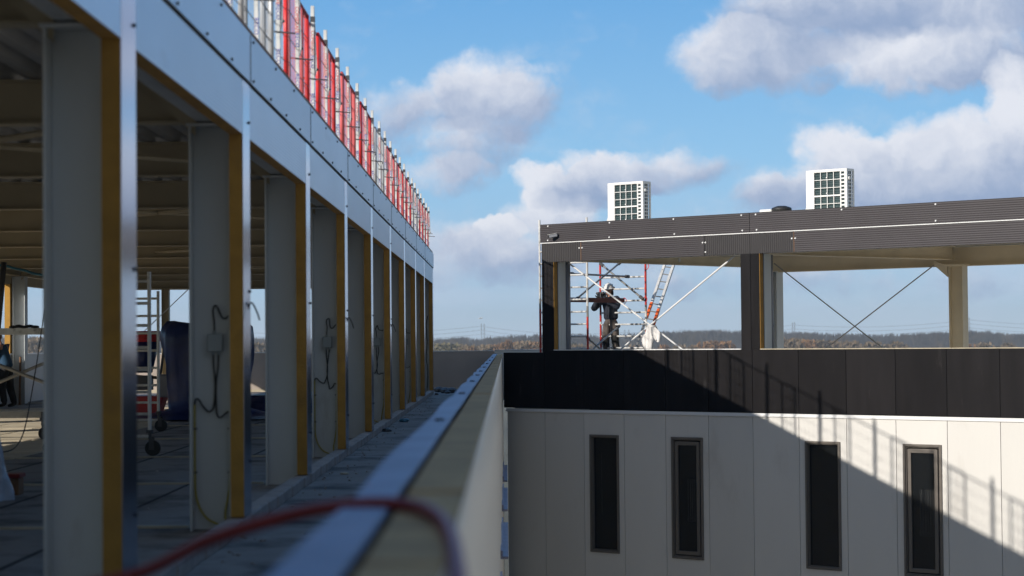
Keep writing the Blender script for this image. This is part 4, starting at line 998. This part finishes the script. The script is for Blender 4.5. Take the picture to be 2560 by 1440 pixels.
# red machine behind the rolling frames
t = thing('mortar_mixer', 'red mixing machine with a tank, half hidden behind the rolling scaffold frames', 'machine', (-7.0, 38.8, FZ))
b = MB(); b.tube([(-7.05, 38.8, 1.55), (-7.05, 38.8, 1.6), (-7.05, 38.8, 1.72), (-7.05, 38.8, 1.76)], [.30, .36, .36, .31], 20); b.build('hopper_rim', m_red, t, world=True)
b = MB(); b.tube([(-7.05, 38.8, .95), (-7.05, 38.8, 1.55)], [.16, .30], 20); b.build('drum', m_tarp, t, world=True, smooth=True)
b = MB(); b.prism([(-7.30, FZ+.02), (-6.75, FZ+.02), (-6.62, .50), (-7.40, .50)], 'y', 38.5, 39.1); b.build('base_tub', m_red, t, world=True, bevel=.02)
b = MB()
for x in (-7.35, -6.75): b.tube([(x, 38.6, .5), (x+.1, 38.8, 1.5)], .025, 8)
b.tube([(-7.35, 38.55, .9), (-6.7, 38.55, .85)], .03, 8); b.box(-7.2, -6.85, 38.45, 38.7, .62, .9); b.build('engine_frame', m_clamp, t, world=True)
b = MB(); b.box(-6.72, -6.40, 38.3, 38.6, .48, .92); b.build('canister', m_grey, t, world=True, bevel=.03)
# plastic bag and small box near the first column
def bag_prof(v, a): return .24*(1-.55*v)*(1+.1*math.sin(3*a)), .2*(1-.5*v), .72*v
lump(bag_prof, (-4.78, 18.2), FZ, 'plastic_bag', m_bag, 'crumpled clear plastic bag on the hall floor at the left edge', 'bag', 12, .10)
t = thing('crate', 'small dark crate with a red lid on the hall floor beside the plastic bag', 'crate', (-4.64, 18.9, FZ))
b = MB(); b.box(-4.73, -4.60, 18.8, 19.0, FZ, FZ+.16); b.build('crate_body', m_wood, t, world=True, bevel=.008)
b = MB(); b.box(-4.745, -4.585, 18.78, 19.02, FZ+.162, FZ+.20); b.build('lid', m_redhose, t, world=True, bevel=.008)
b = MB(); b.tube(spline([at(490, 1118, 25.5), at(440, 1132, 25), at(390, 1142, 24.6), at(345, 1140, 24.3), at(200, 1160, 22), at(40, 1180, 20.5)], 5), .014, 8)
for v_ in b.v: v_.z = FZ + .014
tag(b.build('red_cable', m_redhose, smooth=True), 'dark red cable lying across the hall floor near the castors', 'cable')
# rubble on the gutter floor
rub = []
def scrap(px, py, s, m, name, lab, cat, flat=.4):
    d = ray(px, py); k = (FZ-EYE)/d.z; p = Vector((0, 0, EYE)) + d*k
    b = MB(); b.ball((p.x, p.y, FZ + s*flat*.6), (s, s*1.4, s*flat), 7, 5)
    for v_ in b.v:
        v_.x += random.uniform(-.25, .25)*s; v_.y += random.uniform(-.3, .3)*s; v_.z = max(FZ+.001, v_.z + random.uniform(-.2, .2)*s*flat)
    tag(b.build(name, m, loc=(p.x, p.y, FZ)), lab, cat)
scrap(1010, 1055, .09, m_bluehose, 'blue_scrap', 'blue plastic scrap on the gutter floor beside the curb', 'rubbish')
scrap(967, 1079, .08, m_black, 'mortar_lump', 'dark lump of mortar on the gutter floor left of the blue scrap', 'rubble')
scrap(862, 1186, .05, m_batten, 'wood_offcut', 'pale wood offcut on the gutter floor', 'offcut', .3)
scrap(1005, 1018, .06, m_trim, 'paper_scrap', 'white paper scrap on the gutter floor near the curb', 'rubbish')
b = MB()
for q in range(14):
    x = random.uniform(-1.9, -1.0); y = random.uniform(53, 57); s = random.uniform(.05, .16); b.ball((x, y, FZ+s*.4), (s, s*1.3, s*.6), 7, 5)
tag(b.build('rubble', m_clamp), kind='stuff')
d_ = MB()
for q in range(420):
    x = -1.93 + abs(random.gauss(0, .18)); y = random.uniform(4, 56)
    if random.random() < .35: x = random.uniform(-4.5, -.5)
    s = random.uniform(.004, .018); d_.ball((x, y, FZ+s*.4), (s, s*random.uniform(.8, 2), s*.6), 5, 3)
tag(d_.build('grit', m_curb), kind='stuff')

# ------------------------------------------------------------------ far land: wood, trees, pylons, house, bird
def horizon_z(px, py, Y): return at(px, py, Y).z
prof = [(-400, 838), (60, 842), (400, 850), (650, 846), (1090, 849), (1150, 844), (1200, 848), (1250, 842), (1300, 839), (1345, 837), (1425, 834), (1500, 840), (1640, 829), (1700, 827), (1800, 825), (1850, 827), (1945, 830), (2000, 831), (2100, 833), (2200, 837), (2300, 833), (2373, 829), (2430, 827), (2500, 831), (2560, 835), (3000, 832)]
pxs = np.array([a for a, _ in prof]); pys = np.array([b for _, b in prof])
vs = []; fs = []; mi = []
NT = 2600
for q in range(NT):
    px = rng.uniform(-500, 3100); Y = rng.uniform(760, 1050)
    py = np.interp(px, pxs, pys) + rng.normal(0, 1.6)
    if rng.random() < .4: py += rng.uniform(0, 14)
    top = at(px, py, Y); cx, cy, zt = top.x, top.y, top.z
    w = rng.uniform(1.6, 3.6); h = rng.uniform(6, 11); kind = 0 if rng.random() < .68 else 1
    for j in range(36):
        a = rng.uniform(0, 6.283); rr = w*math.sqrt(rng.random()); zz = zt - h*rng.random()**1.2*1.0 - rr*.5
        bx, by = cx + rr*math.cos(a), cy + rr*math.sin(a); ln = rng.uniform(1.2, 3.2); tw = rng.uniform(.14, .42)
        lx = (rr*math.cos(a)*.35 + rng.normal(0, .4)); ly = rr*math.sin(a)*.35
        o = len(vs); vs += [(bx-tw, by, zz-ln*.5), (bx+tw, by+.2, zz-ln*.5), (bx+lx, by+ly, min(zz+ln*.6, zt+.4))]; fs.append((o, o+1, o+2)); mi.append(kind)
    o = len(vs); vs += [(cx-.3, cy, GZ), (cx+.3, cy, GZ), (cx+.05, cy, zt-1), (cx-.05, cy, zt-1)]; fs.append((o, o+1, o+2, o+3)); mi.append(0)
    # dense lower body of the tree
    for j in range(7):
        a = rng.uniform(0, 6.283); zz = GZ + rng.uniform(0, 9); bx, by = cx + 2.2*math.cos(a), cy + 2.2*math.sin(a); o = len(vs)
        vs += [(bx-1.6, by, zz-2.5), (bx+1.6, by+.3, zz-2.2), (bx+rng.normal(0, 1), by, zz+2.8)]; fs.append((o, o+1, o+2)); mi.append(kind)
me = bpy.data.meshes.new('far_wood'); me.from_pydata(vs, [], fs); me.materials.append(m_twig1); me.materials.append(m_twig2)
me.polygons.foreach_set('material_index', mi); o = bpy.data.objects.new('far_wood', me); C.objects.link(o); tag(o, kind='stuff')

def tree_proto(name, label, m, group, w, h, n=1500, seed=1, conif=False):
    r = np.random.default_rng(seed); t = thing(name, label, 'tree', (0, 0, GZ), 0, group)
    b = MB(); b.tube([(0, 0, 0), (.05, 0, h*.4), (0, .05, h*.9)], [.22, .15, .03], 7)
    for q in range(9):
        a = r.uniform(0, 6.28); z0 = h*r.uniform(.25, .6); e = (w*.75*math.cos(a), w*.75*math.sin(a), z0 + h*r.uniform(.2, .38)); b.tube([(0, 0, z0), e], [.09, .02], 5)
    b.build('trunk', m_trunk, t)
    b = MB()
    for q in range(n):
        a = r.uniform(0, 6.283); v = r.random(); zz = h*(.12 + .88*v)
        env = (1-v) if conif else math.sqrt(max(.02, 1-(1.75*v-.8)**2))
        rr = w*env*math.sqrt(r.random())*(.8+.35*math.sin(3*a+6*v)); c = Vector((rr*math.cos(a), rr*math.sin(a), zz)); s = r.uniform(.25, .8)
        d1 = Vector(r.normal(0, 1, 3)).normalized()*s*.45; d2 = (Vector(r.normal(0, .5, 3)) + Vector((0, 0, 1))).normalized()*s
        b.add([c-d1, c+d1, c+d2], [(0, 1, 2)])
    b.build('crown', m, t); return t
pt = [tree_proto('bare_tree', 'tan bare tree in the strip of trees before the dark far wood', m_twig3, 'tan bare trees in front of the far wood', 3.4, 10.5, seed=1),
      tree_proto('autumn_tree', 'orange brown leafy tree in the strip of trees before the dark far wood', m_twig4, 'orange brown trees in front of the far wood', 3.0, 10.5, seed=2),
      tree_proto('willow_tree', 'pale olive round tree in the strip of trees before the dark far wood', m_twig5, 'olive trees in front of the far wood', 4.6, 11.0, seed=3, n=1700),
      tree_proto('spruce_tree', 'small dark evergreen spruce before the far wood, seen through the scaffold', m_ever, None, 1.9, 9.5, seed=4, conif=True)]
first = [True]*4
def put_tree(kind, px, py, Y, sxy=1.0):
    p = at(px, py, Y); h = p.z - GZ; base = (10.5, 10.5, 11.0, 9.5)[kind]; sc_ = h/base/1.03
    if first[kind]: first[kind] = False; o = pt[kind]; o.location = (p.x, p.y, GZ); o.scale = (sxy*1.35, sxy*1.35, sc_)
    else: o = dup(pt[kind], (p.x, p.y, GZ), random.uniform(0, 6.28), scale=(sxy*1.35*random.uniform(.85, 1.2), sxy*1.35, sc_))
trs = [(2,1112,858,430,1.1),(2,1092,861,440,1.0),(2,1140,861,450,.9),(0,1158,862,440,.9),(0,1175,865,430,.8),(1,1180,867,420,.5),(0,1200,863,450,.9),(0,1218,863,440,.9),(1,1236,861,450,.8),
 (1,1256,856,440,.8),(1,1272,850,445,.7),(1,1290,855,450,.8),(0,1308,855,440,.9),(0,1318,853,450,.9),(1,1334,855,440,.9),(0,1352,857,440,1),(1,1420,861,450,.8),(0,1440,861,440,.9),(0,1402,860,440,.9),
 (3,1436,860,470,.9),(0,1470,862,450,.9),(0,1590,862,450,.8),(1,1662,862,440,.8),(1,1768,854,440,1.0),(1,1790,852,445,1.1),(1,1812,853,440,1.0),(0,1700,862,450,.9),(0,1735,862,460,.8),
 (0,1950,845,450,1.1),(0,1975,847,440,1.1),(0,2000,848,450,1.1),(1,2022,849,440,.9),(0,2050,850,450,1.0),(0,2085,852,460,1.0),(0,2130,853,450,1.0),(0,2180,855,450,1.0),(0,2240,854,460,1.0),(1,2420,860,450,.8),(0,2460,857,450,.9),(0,2520,858,450,.9),
 (0,640,857,470,1.1),(0,70,848,470,1.4),(0,95,843,460,1.3),(0,40,852,470,1.3),(0,655,860,480,1.0)]
for a in trs: put_tree(*a)

def pylon(px, py, Y, lab):
    p = at(px, py, Y); H = p.z - GZ
    t = thing('lattice_pylon', lab, 'pylon', (p.x, p.y, GZ), 0)
    b = MB(); w0, w1_ = .55, .16
    for sx_ in (-1, 1):
        for sy in (-1, 1): b.tube([(sx_*w0, sy*w0, 0), (sx_*w1_, sy*w1_, H)], [.12, .09], 5)
    nseg = 12
    for k in range(nseg):
        z0, z1 = H*k/nseg, H*(k+1)/nseg; a0 = w0+(w1_-w0)*k/nseg; a1 = w0+(w1_-w0)*(k+1)/nseg
        b.tube([(-a0, -a0, z0), (a1, -a1, z1)], .05, 4); b.tube([(a0, a0, z0), (-a1, a1, z1)], .05, 4)
    b.build('mast', m_pylon, t)
    for z in (.72, .84, .95):
        b = MB(); b.tube([(-.8, 0, H*z), (.8, 0, H*z)], .08, 5); b.tube([(-.8, 0, H*z), (0, 0, H*z+.5)], .05, 4); b.tube([(.8, 0, H*z), (0, 0, H*z+.5)], .05, 4); b.build('cross_arm', m_pylon, t)
    return p
PY = [(1203.5, 809, 'left lattice pylon of the pair seen over the end wall'), (1210.5, 809, 'right lattice pylon of the pair seen over the end wall'), (1562, 824, 'left faint pylon of the pair behind the scaffold'), (1572, 824, 'right faint pylon of the pair behind the scaffold'), (1981, 806, 'left lattice pylon of the pair in the second opening'), (1986.5, 805, 'right lattice pylon of the pair in the second opening'), (2423, 793, 'single pale pylon right of the rear column')]
tops = [pylon(a, b_, 1500, l) for a, b_, l in PY]
b = MB(); chain = [at(200, 812, 1500), at(640, 826, 1500), tops[0], tops[2], tops[4], tops[6], at(2900, 800, 1500)]
for p, q in zip(chain[:-1], chain[1:]):
    for dzz in (-2.0, -5.0, -8.0):
        pts = []
        for j in range(13):
            t = j/12; e = p.lerp(q, t); e.z += dzz - 3.2*4*t*(1-t); pts.append(e)
        b.tube(pts, .10, 4)
tag(b.build('power_lines', m_clamp), 'thin power lines sagging between the far pylons', 'power line')
hp_ = at(655, 880, 620); t = thing('far_house', 'tiny pale flat roofed building far away between the second and third column', 'house', (hp_.x, hp_.y, GZ))
zt = at(655, 869, 620).z - GZ
b = MB(); b.box(0, 9, 0, 7, 0, zt-1.0); b.box(-.3, 9, -.3, 7, zt-1.0, zt); b.build('wall', m_house, t)
b = MB()
for x in (1.0, 2.6, 4.4, 6.2):
    b.box(x, x+.9, -.36, -.29, zt-.75, zt-.3)
    b.box(x, x+.9, -.06, .0, zt-1.9, zt-1.3)
b.build('window', m_glass, t)
bp = at(1201, 796, 160); t = thing('bird', 'small white bird flying above the pylons over the end wall', 'bird', bp)
s = Sk(); i = s.chain(None, [((-.16, 0, 0), .02), ((-.05, 0, .01), .05), ((.07, 0, .02), .055), ((.15, 0, .05), .03), ((.20, 0, .045), .012)])
s.chain(1, [((-.03, -.12, .06), (.05, .012)), ((-.06, -.30, .02), (.03, .008))]); s.chain(1, [((-.03, .12, .06), (.05, .012)), ((-.06, .30, .02), (.03, .008))])
skin_mesh('body', s.v, s.e, s.r, m_hvac, t, 1); t.scale = (.95, .95, .95)

# ------------------------------------------------------------------ haze
HAZE = 0.00038
if HAZE:
    hb = MB(); hb.box(-900, 900, -60, 1560, GZ-1, 24.0)
    hm = bpy.data.materials.new('haze'); hm.use_nodes = True; t = hm.node_tree; t.nodes.clear()
    pv = t.nodes.new('ShaderNodeVolumePrincipled'); pv.inputs['Color'].default_value = (0.80, 0.91, 1.0, 1); pv.inputs['Density'].default_value = HAZE
    om = t.nodes.new('ShaderNodeOutputMaterial'); t.links.new(pv.outputs[0], om.inputs['Volume'])
    tag(hb.build('haze', hm), kind='stuff')
